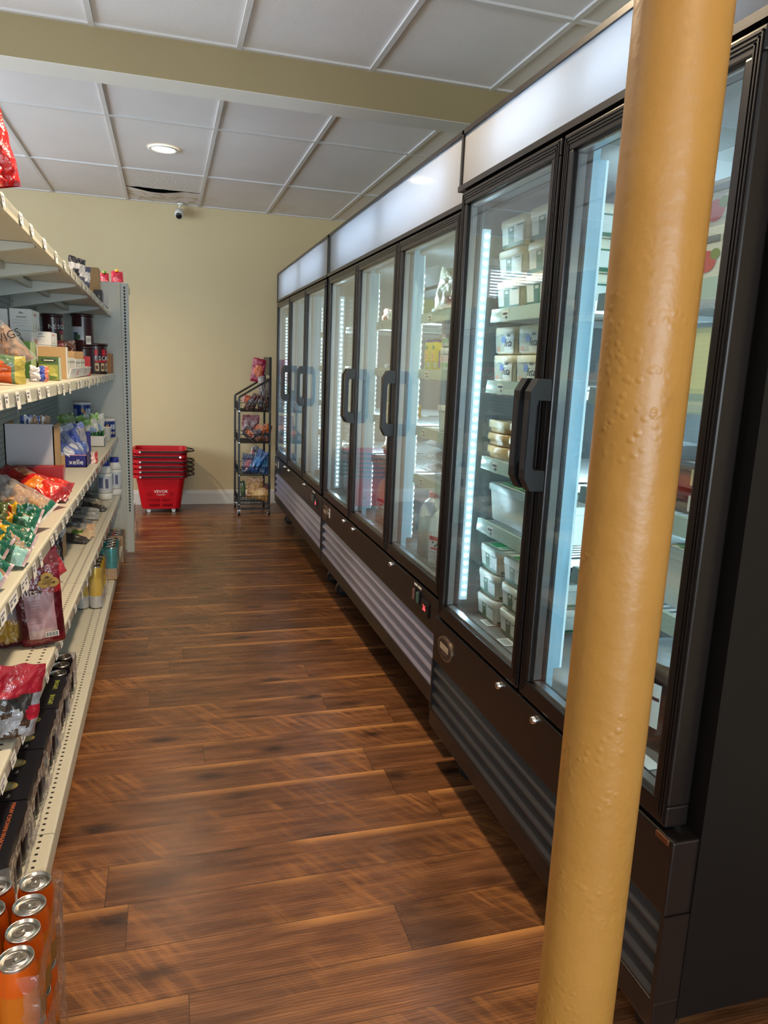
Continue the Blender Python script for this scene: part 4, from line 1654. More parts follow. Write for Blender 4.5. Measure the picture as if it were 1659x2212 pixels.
GT = 'white tea cartons on the second shelf'
d = list(box_from(64, 109, 123, 717, 746, -.45)); zc_top = d[5]
h_ = d[5] - d[4]
dl = d[:]; dl[4] = shelf_z(1, d[2]) + .001; dl[5] = d[4] - .001
if dl[5] - dl[4] > .02:
    carton('tea_carton', 'white tea carton at the stack bottom behind the open display tray', 'tea box', dl, WB, WB, WS, GT, tea_art)
    carton('tea_carton', 'small white tea carton on top of the stack beside the dark coffee tin', 'tea box', d, WB, WB, WS, GT, tea_art)
dA = list(box_from(22, 68, 85, 668, 715, -.50))
dB = list(box_from(19, 42, 60, 716, 742, -.50)); dB[4] = shelf_z(1, dB[2]) + .001; dB[5] = dA[4] - .001; dB[0] = dA[0]; dB[2] = dA[2] - .02; dB[3] = dA[3]
carton('tea_carton', 'white tea carton under the largest white carton, partly behind the clear bag', 'tea box', dB, WB, WB, WS, GT, tea_art)
carton('tea_carton', 'largest white tea carton with a grey mountain emblem, high on the second shelf', 'tea box', dA, WB, WB, WS, GT, tea_art)
d = [dA[0] - .075, dA[0] - .006, dA[2] - .01, dA[2] + .08, shelf_z(1, dA[2]) + .001, dA[5] - .004]
carton('tea_carton', 'white tea carton standing upright against the back of the second shelf', 'tea box', d, WB, WB, WS, GT, tea_art)
d = list(box_from(48, 66, 79, 738, 792, -.47)); d[4] = shelf_z(1, d[2]) + .001; d[0] = d[1] - .07
if d[3] > dl[2] - .004: d[3] = max(d[2] + .03, min(d[3], dl[2] - .004))
carton('green_carton', 'dark green tea carton with a pale green side behind the clear crisp bag', 'tea box', d, pl(60, 96, 44), pl(58, 98, 40), pl(150, 178, 140))

# open display tray of tea
tx0, tX, ty0, ty1, tz0, tz1 = box_from(84, 143, 190, 750, 814, -.365)
tx0 = max(tx0, -.56)
tz0 = shelf_z(1, ty0) + .001
h = tz1 - tz0
tr = thing('display_tray', (0, 0, 0), 'open brown cardboard display tray with a white printed lip on the second shelf', 'display box')
T_ = .004
b = MB()
b.box(tx0, tX, ty0, ty0 + T_, tz0, tz1, CARD)
b.box(tx0, tx0 + T_, ty0 + T_, ty1, tz0, tz1, CARD)
b.box(tx0, tX - .02, ty1 - T_, ty1, tz0, tz1 - .01, CARD)
b.box(tx0, tX, ty0 + T_, ty1, tz0, tz0 + T_, CARD)
b.box(tx0 + T_, tX - .015, (ty0 + ty1) / 2 - .002, (ty0 + ty1) / 2 + .002, tz0 + T_, tz1 - .012, CARD)
b.build('tray', tr)
b = MB(); b.bbox(tX, tX + .003, ty0 - .001, ty0 + .035, tz0, tz1, CARDW, .001); b.build('edge_flap', tr)
b = MB()
lipm = Matrix.Translation((tX, 0, tz0)) @ Matrix.Rotation(R(16), 4, 'Y')
b.box(0, .003, ty0 + .03, ty1, 0, h * .34, CARDW, lipm)
for k in range(2):
    yy = ty0 + .03 + (ty1 - ty0) * (.32 + .36 * k)
    b.box(.003, .0036, yy - .02, yy + .02, h * .08, h * .26, pl(186, 84, 74), lipm)
    b.box(.0036, .004, yy - .014, yy + .014, h * .13, h * .15, CARDW, lipm); b.box(.0036, .004, yy - .014, yy + .014, h * .19, h * .21, CARDW, lipm)
b.build('printed_lip', tr)
half = (ty1 - ty0) / 2
for k in range(2):
    for j in range(2):
        ya = ty0 + T_ + .006 + k * half + j * (half - .02) * .5
        d = [tx0 + .02, tX - .012, ya, ya + (half - .03) * .48, tz0 + T_ + .001, tz0 + h * (.66 if k == 0 else .62)]
        carton('tea_box', ['pale tea box with blue stripe in nearer half of the display tray', 'pale tea box with green stripe in nearer half of the display tray', 'pale tea box with blue stripe in farther half of the display tray', 'pale tea box with green stripe in farther half of the display tray'][k * 2 + j], 'tea box', d, pl(214, 212, 204), side=pl(226, 224, 216), group='tea boxes in the display tray',
               art=(lambda j: lambda b, x0, x1, y0, y1, z0, z1: (b.box(x1, x1 + .0008, y0 + .006, y0 + .014, z0 + .004, z1 - .004, pl(80, 120, 180) if j == 0 else pl(110, 150, 90)), b.box(x1, x1 + .0008, y0 + .002, y1 - .002, z1 - .02, z1 - .012, pl(160, 160, 150))))(j))
# small green tea box before the tray
d = list(box_from(84, 127, 132, 771, 818, -.352)); d[4] = shelf_z(1, d[2]) + .001; d[3] = min(max(d[3], d[2] + .05), ty0 - .004); d[2] = min(d[2], d[3] - .045)
if d[1] - d[0] < .05: d[0] = d[1] - .06


def green_art(b, x0, x1, y0, y1, z0, z1):
    w, h = x1 - x0, z1 - z0
    Mf = Matrix(((1, 0, 0, x0), (0, 0, -1, y0), (0, 1, 0, z0), (0, 0, 0, 1)))
    b.box(0.002, w - .002, h * .02, h * .66, .0004, .0008, pl(150, 152, 62), Mf)
    for (cx, cy, rx, ry, cc) in ((.55, .42, .3, .16, (176, 168, 70)), (.35, .25, .22, .12, (126, 138, 56)), (.72, .22, .2, .1, (196, 190, 110)), (.5, .12, .4, .08, (86, 110, 44))):
        disc_on(b, Mf, w * cx, h * cy, w * rx, h * ry, pl(*cc), .0009 + rx * .001)
    disc_on(b, Mf, w * .52, h * .84, w * .36, h * .075, pl(30, 44, 24), .0012)
    b.box(w * .28, w * .76, h * .82, h * .86, .0012, .0015, pl(226, 224, 190), Mf)


carton('green_carton', 'small olive green tea box with fruit picture at the shelf edge before the tray', 'tea box', d, pl(74, 98, 36), pl(70, 94, 34), pl(196, 212, 190), None, green_art)
# candy packet at the edge
c = at(93, 820, x=-.37); yy = c.y
bag('candy_packet', 'small crumpled white, blue and red candy packet at the edge of the second shelf', 'packet', (c.x - .01, yy, shelf_z(1, yy) + .001), .055, .045, .03, lambda u, v, s: foil(220, 214, 218) if u < .5 else (foil(60, 80, 170) if u < .78 else foil(214, 120, 96)), yaw=20, kind='pouch', crumple=.4, seed=9)

# coffee tins
COF = mat('coffee_brown_plastic', rgb(58, 22, 26), .22)
COFL = mat('coffee_lid_brown', rgb(44, 18, 20), .28)


def coffee_art(mode):
    def f(b, r, h):
        if mode == 'a':
            curved(b, r, -150, -120, h * .2, h * .45, pl(64, 96, 60))
            curved(b, r, -50, 10, h * .0 + .004, h * .5, pl(40, 20, 20))
            curved(b, r, -46, 0, h * .52, h * .70, pl(30, 16, 24))
            curved_text(b, r, -28, h * .6, 'NESCAFÉ', .030, WHITEP)
            curved(b, r, -14, 6, h * .62, h * .8, pl(196, 24, 40), .0007)
            curved(b, r, -44, -8, h * .38, h * .48, pl(150, 30, 40), .0008)
            curved(b, r, -40, -14, h * .10, h * .36, pl(176, 156, 120), .0008)
        elif mode == 'b':
            curved(b, r, -165, -82, h * .18, h * .60, pl(196, 200, 208))
            curved(b, r, -140, -112, h * .18, h * .42, pl(60, 76, 92), .0008); curved(b, r, -125, -100, h * .20, h * .34, pl(70, 100, 62), .001)
            curved(b, r, -70, -40, h * .05, h * .32, PAPER, .0008)
            for k in range(5): curved(b, r, -66 + 5 * k, -64 + 5 * k, h * .12, h * .27, INKK, .0010)
        else:
            curved(b, r, -120, 10, h * .04, h * .52, pl(42, 22, 24))
            curved_text(b, r, -46, h * .52, 'NESCAFÉ', .034, WHITEP)
            for a in (-86, -40, -4):
                curved(b, r, a - 12, a + 10, h * .62, h * .82, pl(204, 26, 44), .0008)
            curved(b, r, -90, -2, h * .38, h * .46, pl(176, 32, 44), .0008)
            for a in (-80, -50, -22):
                curved(b, r, a - 10, a + 10, h * .1, h * .36, pl(214, 190, 150), .0009); curved(b, r, a - 7, a + 5, h * .16, h * .28, pl(90, 44, 30), .0011)
    return f


for nm, (xl, xr, yt, yb, X, mode, lb) in {'a': (93, 135, 680, 741, -.54, 'a', 'dark brown coffee tin beside the small white carton on the second shelf'), 'b': (157, 201, 680, 742, -.455, 'b', 'dark brown coffee tin with a pale grey label, far part of the second shelf'), 'c': (184, 230, 743, 806, -.40, 'c', 'dark coffee tin with red and white lettering at the front of the second shelf')}.items():
    cpx = (xl + xr) / 2
    c = at(cpx, (yt + yb) / 2, x=X); yy = c.y
    r_ = px2m(xr - xl, c) / 2
    zt_ = at(cpx, yt, y=yy).z
    zs = shelf_z(1, yy) + .001
    hh = min(px2m(yb - yt, c) * 1.05, zt_ - zs)
    z_ = zt_ - hh
    if z_ - zs > .04:
        tin('coffee_tin', 'dark brown coffee tin %s' % ('under the one beside the small white carton' if mode == 'a' else 'under the one with the pale grey label'), 'coffee tin', X, yy, zs, r_, z_ - zs - .006, COF, COFL, 'coffee tins on the second shelf')
    else:
        z_ = zs
        hh = zt_ - zs
    tin('coffee_tin', lb, 'coffee tin', X, yy, z_, r_, hh, COF, COFL, 'coffee tins on the second shelf', 1.06, coffee_art(mode))
# odds and ends by the tins
c = at(143, 741, x=-.47); yy = c.y
zs = shelf_z(1, yy)
bag('snack_packet', 'small brown and red packet lying between the two far coffee tins', 'packet', (c.x, yy - .02, max(zs + .001, c.z - .05)), .09, .06, .03, lambda u, v, s: foil(90, 54, 44) if u > .35 else foil(150, 40, 40), yaw=15, kind='pouch', crumple=.4, seed=21)
d = list(box_from(186, 194, 200, 770, 806, -.362)); d[4] = shelf_z(1, d[2]) + .001; d[0] = d[1] - .05; d[2] = max(d[2], ty1 + .004); d[3] = d[2] + .035
carton('red_carton', 'narrow red coffee carton between the display tray and the lettered tin', 'carton', d, pl(168, 26, 30), side=pl(176, 26, 32), art=lambda b, x0, x1, y0, y1, z0, z1: b.box(x0 + .006, x1 - .006, y0 - .0007, y0, z0 + .03, z0 + .045, pl(226, 200, 190)))
d = list(box_from(232, 240, 246, 764, 806, -.345)); d[4] = shelf_z(1, d[2]) + .001; d[0] = d[1] - .05; d[3] = min(d[3], END - .01)
carton('sachet_box', 'narrow brown and gold sachet box at the far end of the second shelf', 'carton', d, pl(168, 110, 52), side=pl(150, 96, 50), art=lambda b, x0, x1, y0, y1, z0, z1: [b.box(x1, x1 + .001, y0 + (y1 - y0) * (k * .3 + .1), y0 + (y1 - y0) * (k * .3 + .25), z0 + .004, z1 - .01, pl(90 + 60 * k, 50 + 40 * k, 40)) for k in range(3)])
# clear bag of twists with green tie
c = at(83, 824, x=-.385); yy = c.y - .02
a, c_, z0, z1 = plane(-20, 83, 690, 824, yy)
TW = mat('toasted_snack', rgb(150, 106, 72), .7, bump=1.0, bscale=30, var=.35, vscale=30)
t = thing('crisp_bag', (0, 0, 0), 'clear bag of brown twist snacks with a green tie on the second shelf', 'snack bag')
zs = shelf_z(1, yy) + .004
bh = z1 - zs
Mx = pose((c_ - .078, yy, zs), 22, -23)
b = MB()
bag_mesh(b, Mx, .175, bh * 1.0, .085, lambda u, v, s: BAGFILM, 'sack', .3, .22, 5)
lift = zs - min(v.z for v in b.v)
Mx = Matrix.Translation((0, 0, lift)) @ Mx
b = MB()
bag_mesh(b, Mx, .175, bh * 1.0, .085, lambda u, v, s: BAGFILM, 'sack', .3, .22, 5)
b.text('TWIGS', .034, INKK, Mx @ Matrix(((1, 0, 0, .012), (0, 0, -1, -.050), (0, 1, 0, bh * .50), (0, 0, 0, 1))), .0003)
b.build('film', t)
b = MB(); bag_mesh(b, Mx @ Matrix.Translation((0, 0, .004)), .155, bh * .66, .062, lambda u, v, s: TW, 'sack', .62, .5, 6); b.build('twists', t)
b = MB()
b.lathe([(.0, bh * .86), (.027, bh * .86), (.030, bh * .89), (.027, bh * .92), (.0, bh * .92)], pl(36, 96, 66), 16, Mx); b.build('green_tie', t)
# orange packet at the left
c = at(62, 836, x=-.350); yy = c.y - .05
bag('pasta_packet', 'glossy orange and green packet lying at the near end of the second shelf', 'packet', (c.x - .215, yy, shelf_z(1, yy) + .002), .072, .215, .045, lambda u, v, s: (foil(216, 96, 36) if u > .30 + .2 * noise.noise((v * 5, 1, 2)) and v < .86 else (foil(150, 46, 24) if v < .45 and u > .12 else (foil(104, 132, 96) if v < .9 else foil(196, 176, 80)))), yaw=4, roll=91, pitch=0, crumple=.18, seed=12)

# ---------------------------------------------------------------- third shelf
d = list(box_from(12, 117, 131, 917, 1003, -.40)); d[4] = shelf_z(2, d[2]) + .001
bx0, bx1, by0, by1, bz0, bz1 = d
bx0 = max(bx0, BACKX + .01)
wb = thing('white_carton', (0, 0, 0), 'large open grey-white carton with cardboard inside on the third shelf', 'carton')
b = MB()
b.box(bx0, bx1, by0, by0 + .004, bz0, bz1, mat('grey_white_card', rgb(168, 170, 176), .6)); b.box(bx0, bx1, by1 - .004, by1, bz0, bz1 - .02, CARD)
b.box(bx0, bx0 + .004, by0, by1, bz0, bz1, CARD); b.box(bx1 - .004, bx1, by0 + .0, by1, bz0, bz1 - .006, CARD); b.box(bx0, bx1, by0, by1, bz0, bz0 + .004, CARD)
b.build('carton_walls', wb)
rg = random.Random(5)
for k in range(3):
    xx = bx0 + .05 + (bx1 - bx0 - .1) * (.35 + .3 * k) * .95
    bag('loose_packet', ['small clear and blue packet sticking out of the grey-white carton, its middle one', 'clear silvery packet sticking out of the grey-white carton at its aisle end', 'crumpled clear packet at the back corner of the grey-white carton'][(k + 0) % 3], 'packet', (min(xx, bx1 - .045), (by0 + by1) / 2, bz0 + .008), .07, bz1 - bz0 + .015, .03, (lambda k: lambda u, v, s: foil(170, 176, 190) if v < .9 else foil(*((60, 80, 150), (210, 212, 216), (150, 120, 90))[k]))(k), yaw=20 * k - 10, kind='pouch', crumple=.5, seed=30 + k, group='packets in the grey-white carton')
# red low tray
d = list(box_from(44, 147, 155, 998, 1026, -.365)); d[4] = shelf_z(2, d[2]) + .005; d[0] = max(d[0], -.60); d[3] = by0 - .012; d[2] = min(d[2], d[3] - .06)
carton('red_carton', 'long low dark red carton lying before the grey-white carton on the third shelf', 'carton', d, pl(140, 26, 28), pl(146, 26, 28), pl(190, 110, 110), None, lambda b, x0, x1, y0, y1, z0, z1: b.add([(x1 + .001, y0 + .01, z0 + .01), (x1 + .001, y1 - .008, z0 + .01), (x1 + .001, (y0 + y1) / 2, z1 - .008)], [(0, 1, 2)], PAPER))
# blue display tray with blue packets
qx0, qX, qy0, qy1, qz0, qz1 = box_from(134, 187, 196, 976, 1001, -.372)
qy0 = max(qy0, by1 + .006); qy1 = qy0 + .23
qz0 = shelf_z(2, qy0) + .001
qx0 = -.60
BLUE = pl(24, 20, 110)
bt = thing('display_tray', (0, 0, 0), 'dark blue open display carton with white lettering on the third shelf', 'display box')
b = MB()
lh = .058
b.box(qx0, qX, qy0, qy0 + .004, qz0, qz0 + lh, BLUE); b.box(qX - .004, qX, qy0, qy1, qz0, qz0 + lh, BLUE)
b.box(qx0, qX, qy1 - .004, qy1, qz0, qz0 + .15, BLUE); b.box(qx0, qx0 + .004, qy0, qy1, qz0, qz0 + .16, BLUE); b.box(qx0, qX, qy0, qy1, qz0, qz0 + .003, CARD)
b.box(qX - .09, qX, qy0 - .0006, qy0 + .0046, qz0 + lh - .002, qz0 + lh + .001, pl(214, 150, 170))
b.box(qx0 + .004, qX - .095, qy0 - .0008, qy0 - .0002, qz0 + .002, qz0 + lh, CARD)
b.text('xelle', .034, WHITEP, MF(qX - .047, qy0 - .0006, qz0 + .024), .0004)
b.build('tray', bt)
BP = [(foil(86, 110, 190), foil(200, 206, 222)), (foil(120, 130, 170), foil(226, 226, 230)), (foil(70, 90, 176), foil(190, 200, 226)), (foil(150, 150, 160), foil(96, 116, 186))]
blue_l = ['blue and white biscuit packet lying slanted across the blue display tray', 'grey and blue biscuit packet second from the near side of the blue tray', 'pale blue biscuit packet leaning back in the middle of the blue tray', 'silver blue biscuit packet upright at the far side of the blue tray']
for k in range(4):
    roll = (-58, -40, -24, -10)[k]
    yy = qy0 + .03 + k * .052
    bag('biscuit_packet', blue_l[k], 'packet', (qX - .03, yy, qz0 + .006), .065, .185, .035, (lambda k: lambda u, v, s: BP[k][1] if v > .84 or (u < .3 and s < 0) or blob(u, v, .6, .35, .3, .15, .5, k) else BP[k][0])(k), yaw=14, roll=roll, crumple=.22, seed=40 + k, group='biscuit packets in the blue tray')
# blue nut tins


def nut_art(b, r, h):
    curved(b, r, -165, -120, h * .1, h * .7, pl(150, 162, 196), .0006)
    for a, z in ((-82, .62), (-68, .5)):
        curved(b, r, a - 9, a + 9, h * (z - .07), h * (z + .1), pl(206, 150, 92), .0008)
    curved(b, r, -80, -70, h * .05, h * .5, pl(214, 206, 196), .0008)
    for a in (-55, -40, -28):
        curved(b, r, a - 5, a + 5, h * .45, h * .72, pl(216, 222, 236), .0007); curved(b, r, a - 5, a + 4, h * .18, h * .32, pl(206, 190, 170), .0008)


for (xl, xr, yt, yb, X, lb) in ((160, 196, 869, 916, -.50, 'round dark blue nut tin at the back of the third shelf, above the green bags'), (214, 248, 905, 945, -.40, 'round dark blue nut tin at the far end of the third shelf')):
    cx = (xl + xr) / 2
    c = at(cx, (yt + yb) / 2, x=X); yy = min(c.y, END - .07)
    X = at(cx, (yt + yb) / 2, y=yy).x
    r_ = px2m(xr - xl, c) / 2
    zt_ = at(cx, yt, y=yy).z; zs = shelf_z(2, yy) + .001
    hh = zt_ - zs
    if hh > .16:
        tin('nut_tin', 'round dark blue nut tin under the other one at the back of the third shelf', 'tin', X, yy, zs, r_, hh / 2 - .006, pl(28, 54, 128), pl(222, 220, 222), 'blue nut tins')
        zs += hh / 2; hh /= 2
    tin('nut_tin', lb, 'tin', X, yy, zs, r_, hh, pl(28, 54, 128, .3), pl(222, 220, 222), 'blue nut tins', 1.0, nut_art)
# green herb bags in a white tray
wx = list(box_from(194, 226, 230, 945, 969, -.362)); wy0, wy1 = wx[2], wx[2] + .12; wz0 = shelf_z(2, wy0) + .001
t = thing('white_tray', (0, 0, 0), 'small white cardboard tray holding green bags at the far part of the third shelf', 'display box')
b = MB(); b.box(wx[0], wx[1], wy0, wy0 + .003, wz0, wz0 + .062, CARDW); b.box(wx[1] - .003, wx[1], wy0, wy1, wz0, wz0 + .05, CARDW); b.box(wx[0], wx[0] + .003, wy0, wy1, wz0, wz0 + .07, CARDW); b.box(wx[0], wx[1], wy1 - .003, wy1, wz0, wz0 + .06, CARDW); b.box(wx[0], wx[1], wy0, wy1, wz0, wz0 + .003, CARDW); b.build('tray', t)
GB = ['clear bag with green leaves nearest in the small white tray', 'clear bag with a bright green top, tallest in the small white tray', 'clear bag with green print behind the others in the small white tray']
for k in range(3):
    bag('green_bag', GB[k], 'packet', ((wx[0] + wx[1]) / 2 + (-.016, -.006, -.034)[k], wy0 + .025 + .03 * k, wz0 + .006), .078, .15 + .035 * (k == 1) + .02 * (k == 2), .028, (lambda k: lambda u, v, s: (foil(126, 178, 70) if v > .8 and u < .6 else (foil(196, 202, 196) if v > .45 and not blob(u, v, .5, .55, .3, .12, .5, k) else (foil(120, 150, 190) if v > .45 else (foil(46, 120, 58) if int(u * 7 + k) % 2 else foil(24, 54, 30))))))(k), yaw=12, roll=(-10, 2, -18)[k], kind='pouch', crumple=.35, seed=50 + k, group='green bags in the white tray')
c = at(157, 914, x=-.52)
bag('green_bag', 'pale clear bag with a green top behind the blue biscuit packets', 'packet', (c.x, min(c.y, 4.7), shelf_z(2, min(c.y, 4.7)) + .002), .09, .19, .04, lambda u, v, s: foil(110, 150, 70) if v > .75 else foil(176, 182, 172), yaw=10, roll=-12, kind='pouch', crumple=.35, seed=57)
c = at(231, 960, x=-.375); yy = c.y
t = thing('plastic_cup', (c.x, yy, shelf_z(2, yy) + .001), 'white plastic cup with a spoon beside the far blue nut tin', 'cup')
b = MB(); b.lathe([(.0001, .001), (.022, .001), (.030, .085), (.033, .087), (.030, .089), (.027, .085), (.020, .006)], WHITEP, 24); b.build('cup', t)
b = MB(); b.tube([(.0, -.01, .03), (-.02, -.02, .12)], .003, WHITEP); b.lathe([(.0001, -.012), (.010, -.006), (.012, .004), (.0001, .016)], WHITEP, 12, Matrix.Translation((-.022, -.021, .13)) @ Matrix.Scale(.35, 4, (0, 1, 0))); b.build('spoon', t)
c = at(203, 975, x=-.352)
bag('sachet', 'small pink and red sachet between the blue tray and the white tray', 'packet', (c.x, c.y, shelf_z(2, c.y) + .001), .04, .055, .016, lambda u, v, s: foil(196, 70, 72) if u > .5 else foil(226, 196, 190), yaw=45, kind='pouch', crumple=.4, seed=61)
# red sweets bags
REDF, ORF = foil(168, 16, 20), foil(226, 96, 22)


def sweets(u, v, s):
    if v < .07 or v > .95: return foil(150, 14, 20)
    if v < .5:
        if blob(u, v, .45, .34, .28, .10, .9, 2): return foil(236, 130, 40)
        if blob(u, v, .6, .18, .3, .1, .9, 5): return foil(216, 46, 26)
        return foil(196, 26, 24)
    if blob(u, v, .75, .62, .22, .16, .7, 8): return foil(176, 120, 90)
    return foil(150, 16, 22)


c = at(140, 1091, z=shelf_z(2, ysolve(140, 1091, 2)))
c2 = at(18, 985, y=c.y + .10)
ax = Vector((c2.x - c.x, c2.y - c.y, c2.z - c.z))
Lb = ax.length


def lay(p0, p1, up=(0, -.6, 1)):
    """frame for a packet whose long axis runs from p0 to p1"""
    z_ = (Vector(p1) - Vector(p0)).normalized()
    y_ = -Vector(up).normalized()
    x_ = y_.cross(z_).normalized()
    y_ = z_.cross(x_).normalized()
    M = Matrix((x_, y_, z_)).transposed().to_4x4()
    M.translation = p0
    return M


def rest_on(b, li):
    dz = max(shelf_z(li, v.y) + .001 - v.z for v in b.v if v.x < LV[li].x(v.y))
    if dz > 0:
        for v in b.v:
            v.z += dz


def lying(name, label, cat, p0, p1, w, d, fn, up=(.2, -.7, 1), group=None, li=2, **kw):
    p1 = Vector((max(p1[0], BACKX + w * .5 + .01), p1[1], p1[2]))
    b = MB()
    M = lay(p0, p1, up)
    bag_mesh(b, M, w, (Vector(p1) - Vector(p0)).length, d, fn, **kw)
    rest_on(b, li)
    return shell(name, label, cat, b, group)


def on3(px, py, up=.0, li=2):
    y_ = ysolve(px, py, li, up)
    q_ = at(px, py, z=shelf_z(li, y_) + up)
    return q_


p0 = on3(132, 1080, .035); p1 = on3(35, 990, .115)
p1.y = min(p1.y, by0 - .16)
lying('sweets_bag', 'large glossy red and orange sweets bag sloping down to the edge of the third shelf', 'sweets bag', p0, p1, .115, .075, sweets, crumple=.2, seed=71, group='red sweets bags')
p0 = on3(151, 1068, .030); p1 = on3(62, 1005, .07)
p1.y = min(p1.y, by0 - .14)
lying('sweets_bag', 'red sweets bag lying partly behind the larger red and orange one', 'sweets bag', p0 + Vector((0, .02, 0)), p1 + Vector((0, .05, 0)), .10, .06, sweets, crumple=.2, seed=72, group='red sweets bags')
# clear bag of pale pasta with a green label
NOOD = mat('pale_noodles', rgb(186, 140, 96), .6, bump=1.0, bscale=40, var=.3, vscale=24)
p0 = on3(103, 1116, .045); p1 = on3(-10, 1030, .135)
p1 = Vector((max(p1.x, -.62), p0.y + .04, p1.z))
t = thing('noodle_bag', (0, 0, 0), 'clear bag of brown noodles with a green band, in front of the red sweets bags', 'snack bag')
b = MB(); M = lay(p0, p1, (.2, -.7, 1)); L_ = (p1 - p0).length
bag_mesh(b, M, .12, L_, .07, lambda u, v, s: BAGFILM if v > .10 else (foil(30, 96, 76) if .03 < v else foil(206, 200, 196)), 'pillow', 1.0, .3, 81)
rest_on(b, 2)
b.build('film', t)
b = MB(); M2 = lay(p0 + (p1 - p0) * .1, p0 + (p1 - p0) * .92, (.2, -.7, 1)); bag_mesh(b, M2, .108, L_ * .8, .054, lambda u, v, s: NOOD if v < .6 else mat('grey_noodles', rgb(120, 112, 108), .6, bump=1.0, bscale=30, var=.3), 'pillow', 1.0, .45, 82); rest_on(b, 2); b.build('noodles', t)
# green, gold and yellow packets
GG, GY, GGO, GC = foil(24, 96, 72), foil(226, 176, 30), foil(190, 132, 60), foil(176, 130, 96)


def greeny(k):
    def f(u, v, s):
        if v < .05: return foil(176, 150, 156)
        if v < .34: return GG if noise.noise((u * 3, v * 5, k + 4)) > -.15 else (foil(150, 200, 196) if u < .5 else foil(206, 160, 120))
        if blob(u, v, .5, .5, .42, .2, .7, k + 2): return GY if not blob(u, v, .55, .5, .18, .08, .8, k) else foil(176, 40, 24)
        if v > .72: return GGO if k % 2 else foil(176, 164, 50)
        return GC if noise.noise((u * 3 + k, v * 3, k)) > 0 else GG
    return f


specs = [((86, 1146), (8, 1118), .115, 'green and yellow snack bag at the shelf edge beside the noodle bag'), ((52, 1172), (-40, 1152), .10, 'green snack bag with a yellow flash, second one from the noodle bag'), ((70, 1198), (-14, 1210), .105, 'glossy green and gold snack bag hanging nearest the edge of the third shelf'), ((20, 1190), (-50, 1160), .10, 'gold and clear snack bag behind the green and gold ones'), ((14, 1250), (-50, 1225), .08, 'white and gold snack bag nearest the front of the shelf pile')]
for k, (a_, b_, w_, lb) in enumerate(specs):
    p0 = on3(a_[0], a_[1], .028 + (.02 if k in (1, 3) else 0)); p1 = on3(b_[0], b_[1], .05)
    p1 = Vector((p0.x - .17, p0.y + .02, p0.z + .02 + .01 * k))
    lying('snack_bag', lb, 'snack bag', p0, p1, w_, .055, greeny(k), up=(.3, -.8, 1), crumple=.45, seed=90 + k, group='green and gold snack bags')
p0 = on3(30, 1122, .06); lying('snack_bag', 'olive green snack bag lying behind the green and yellow bags', 'snack bag', p0, p0 + Vector((-.16, .02, .02)), .12, .06, lambda u, v, s: foil(120, 128, 40) if blob(u, v, .5, .5, .4, .3, .9, 3) else foil(70, 84, 40), crumple=.4, seed=99, group='green and gold snack bags')

# ---------------------------------------------------------------- fourth shelf
for (cx, yt, yb, wd, X, lb) in ((228, 997, 1078, 30, -.375, 'white plastic bottle with a blue cap, the shorter one in front on the fourth shelf'), (249, 989, 1062, 27, -.372, 'white plastic bottle with a blue cap, the farther of two on the fourth shelf')):
    yy = ysolve(cx, yb, 3)
    yy = min(yy, END - .06)
    c = at(cx, yb, y=yy)
    hh = min(at(cx, yt, y=yy).z, LV[2].z(yy) - .045) - shelf_z(3, yy)
    r_ = px2m(wd, c) / 2
    t = thing('bleach_bottle', (c.x, yy, shelf_z(3, yy) + .003), lb, 'bottle', 'white bottles with blue caps')
    b = MB()
    b.lathe([(.0001, 0), (r_ * .92, 0), (r_, .006), (r_, hh * .16), (r_ * .97, hh * .165), (r_ * .97, hh * .175), (r_, hh * .18), (r_, hh * .68), (r_ * .97, hh * .69), (r_ * .97, hh * .70), (r_, hh * .71), (r_ * .86, hh * .82), (r_ * .62, hh * .87), (r_ * .6, hh * .89)], [WHITEP] * 4 + [BLACKP] + [WHITEP] * 3 + [BLACKP] + [WHITEP] * 4, 28)
    b.build('bottle_body', t)
    b = MB(); curved(b, r_, -150, -20, hh * .24, hh * .62, pl(206, 212, 222)); curved(b, r_, -140, -100, hh * .3, hh * .58, pl(120, 126, 160), .001); curved(b, r_, -84, -60, hh * .3, hh * .55, pl(90, 96, 130), .001); b.build('label', t)
    b = MB(); b.lathe([(r_ * .66, hh * .88), (r_ * .68, hh * .90), (r_ * .66, hh), (.0001, hh)], pl(34, 50, 150), 24); b.build('cap', t)
GS = [foil(120, 120, 122), foil(150, 150, 150), foil(96, 98, 104), foil(170, 164, 150), foil(60, 58, 58)]
gspec = [((210, 1072), 'grey packet with a black end uppermost beside the white bottles', 0, .035), ((233, 1096), 'long grey packet with a dark triangular end at the shelf edge below the bottles', 3, .020), ((214, 1112), 'clear and silver crumpled packet in the middle of the fourth shelf pile', 1, .024), ((193, 1136), 'dark grey glossy packet on the fourth shelf pile', 2, .030), ((205, 1150), 'silver packet with a tan corner near the edge of the fourth shelf', 1, .016), ((196, 1165), 'tan and black packet with a green print at the front of the pile', 3, .014)]
for k, (a_, lb, ci, lf) in enumerate(gspec):
    p0 = on3(a_[0], a_[1], lf, 3)
    p1 = Vector((p0.x - .22, p0.y + (.05 if k % 2 else -.02), p0.z + .03))

    def fn(u, v, s, k=k, ci=ci):
        if k in (0, 1, 5) and u < .35 and v < .6: return GS[4]
        if k == 5 and blob(u, v, .6, .3, .15, .14, .3, 2): return foil(90, 130, 60)
        if k == 4 and v < .18: return foil(206, 166, 130)
        if k == 5: return foil(196, 172, 136)
        return GS[ci] if not blob(u, v, .5, .6, .3, .2, .9, k) else GS[(ci + 1) % 4]
    lying('silver_packet', lb, 'packet', p0, p1, .12, .028, fn, up=(.15, -.35, 1), crumple=.5, seed=110 + k, group='silver and grey packets', li=3)
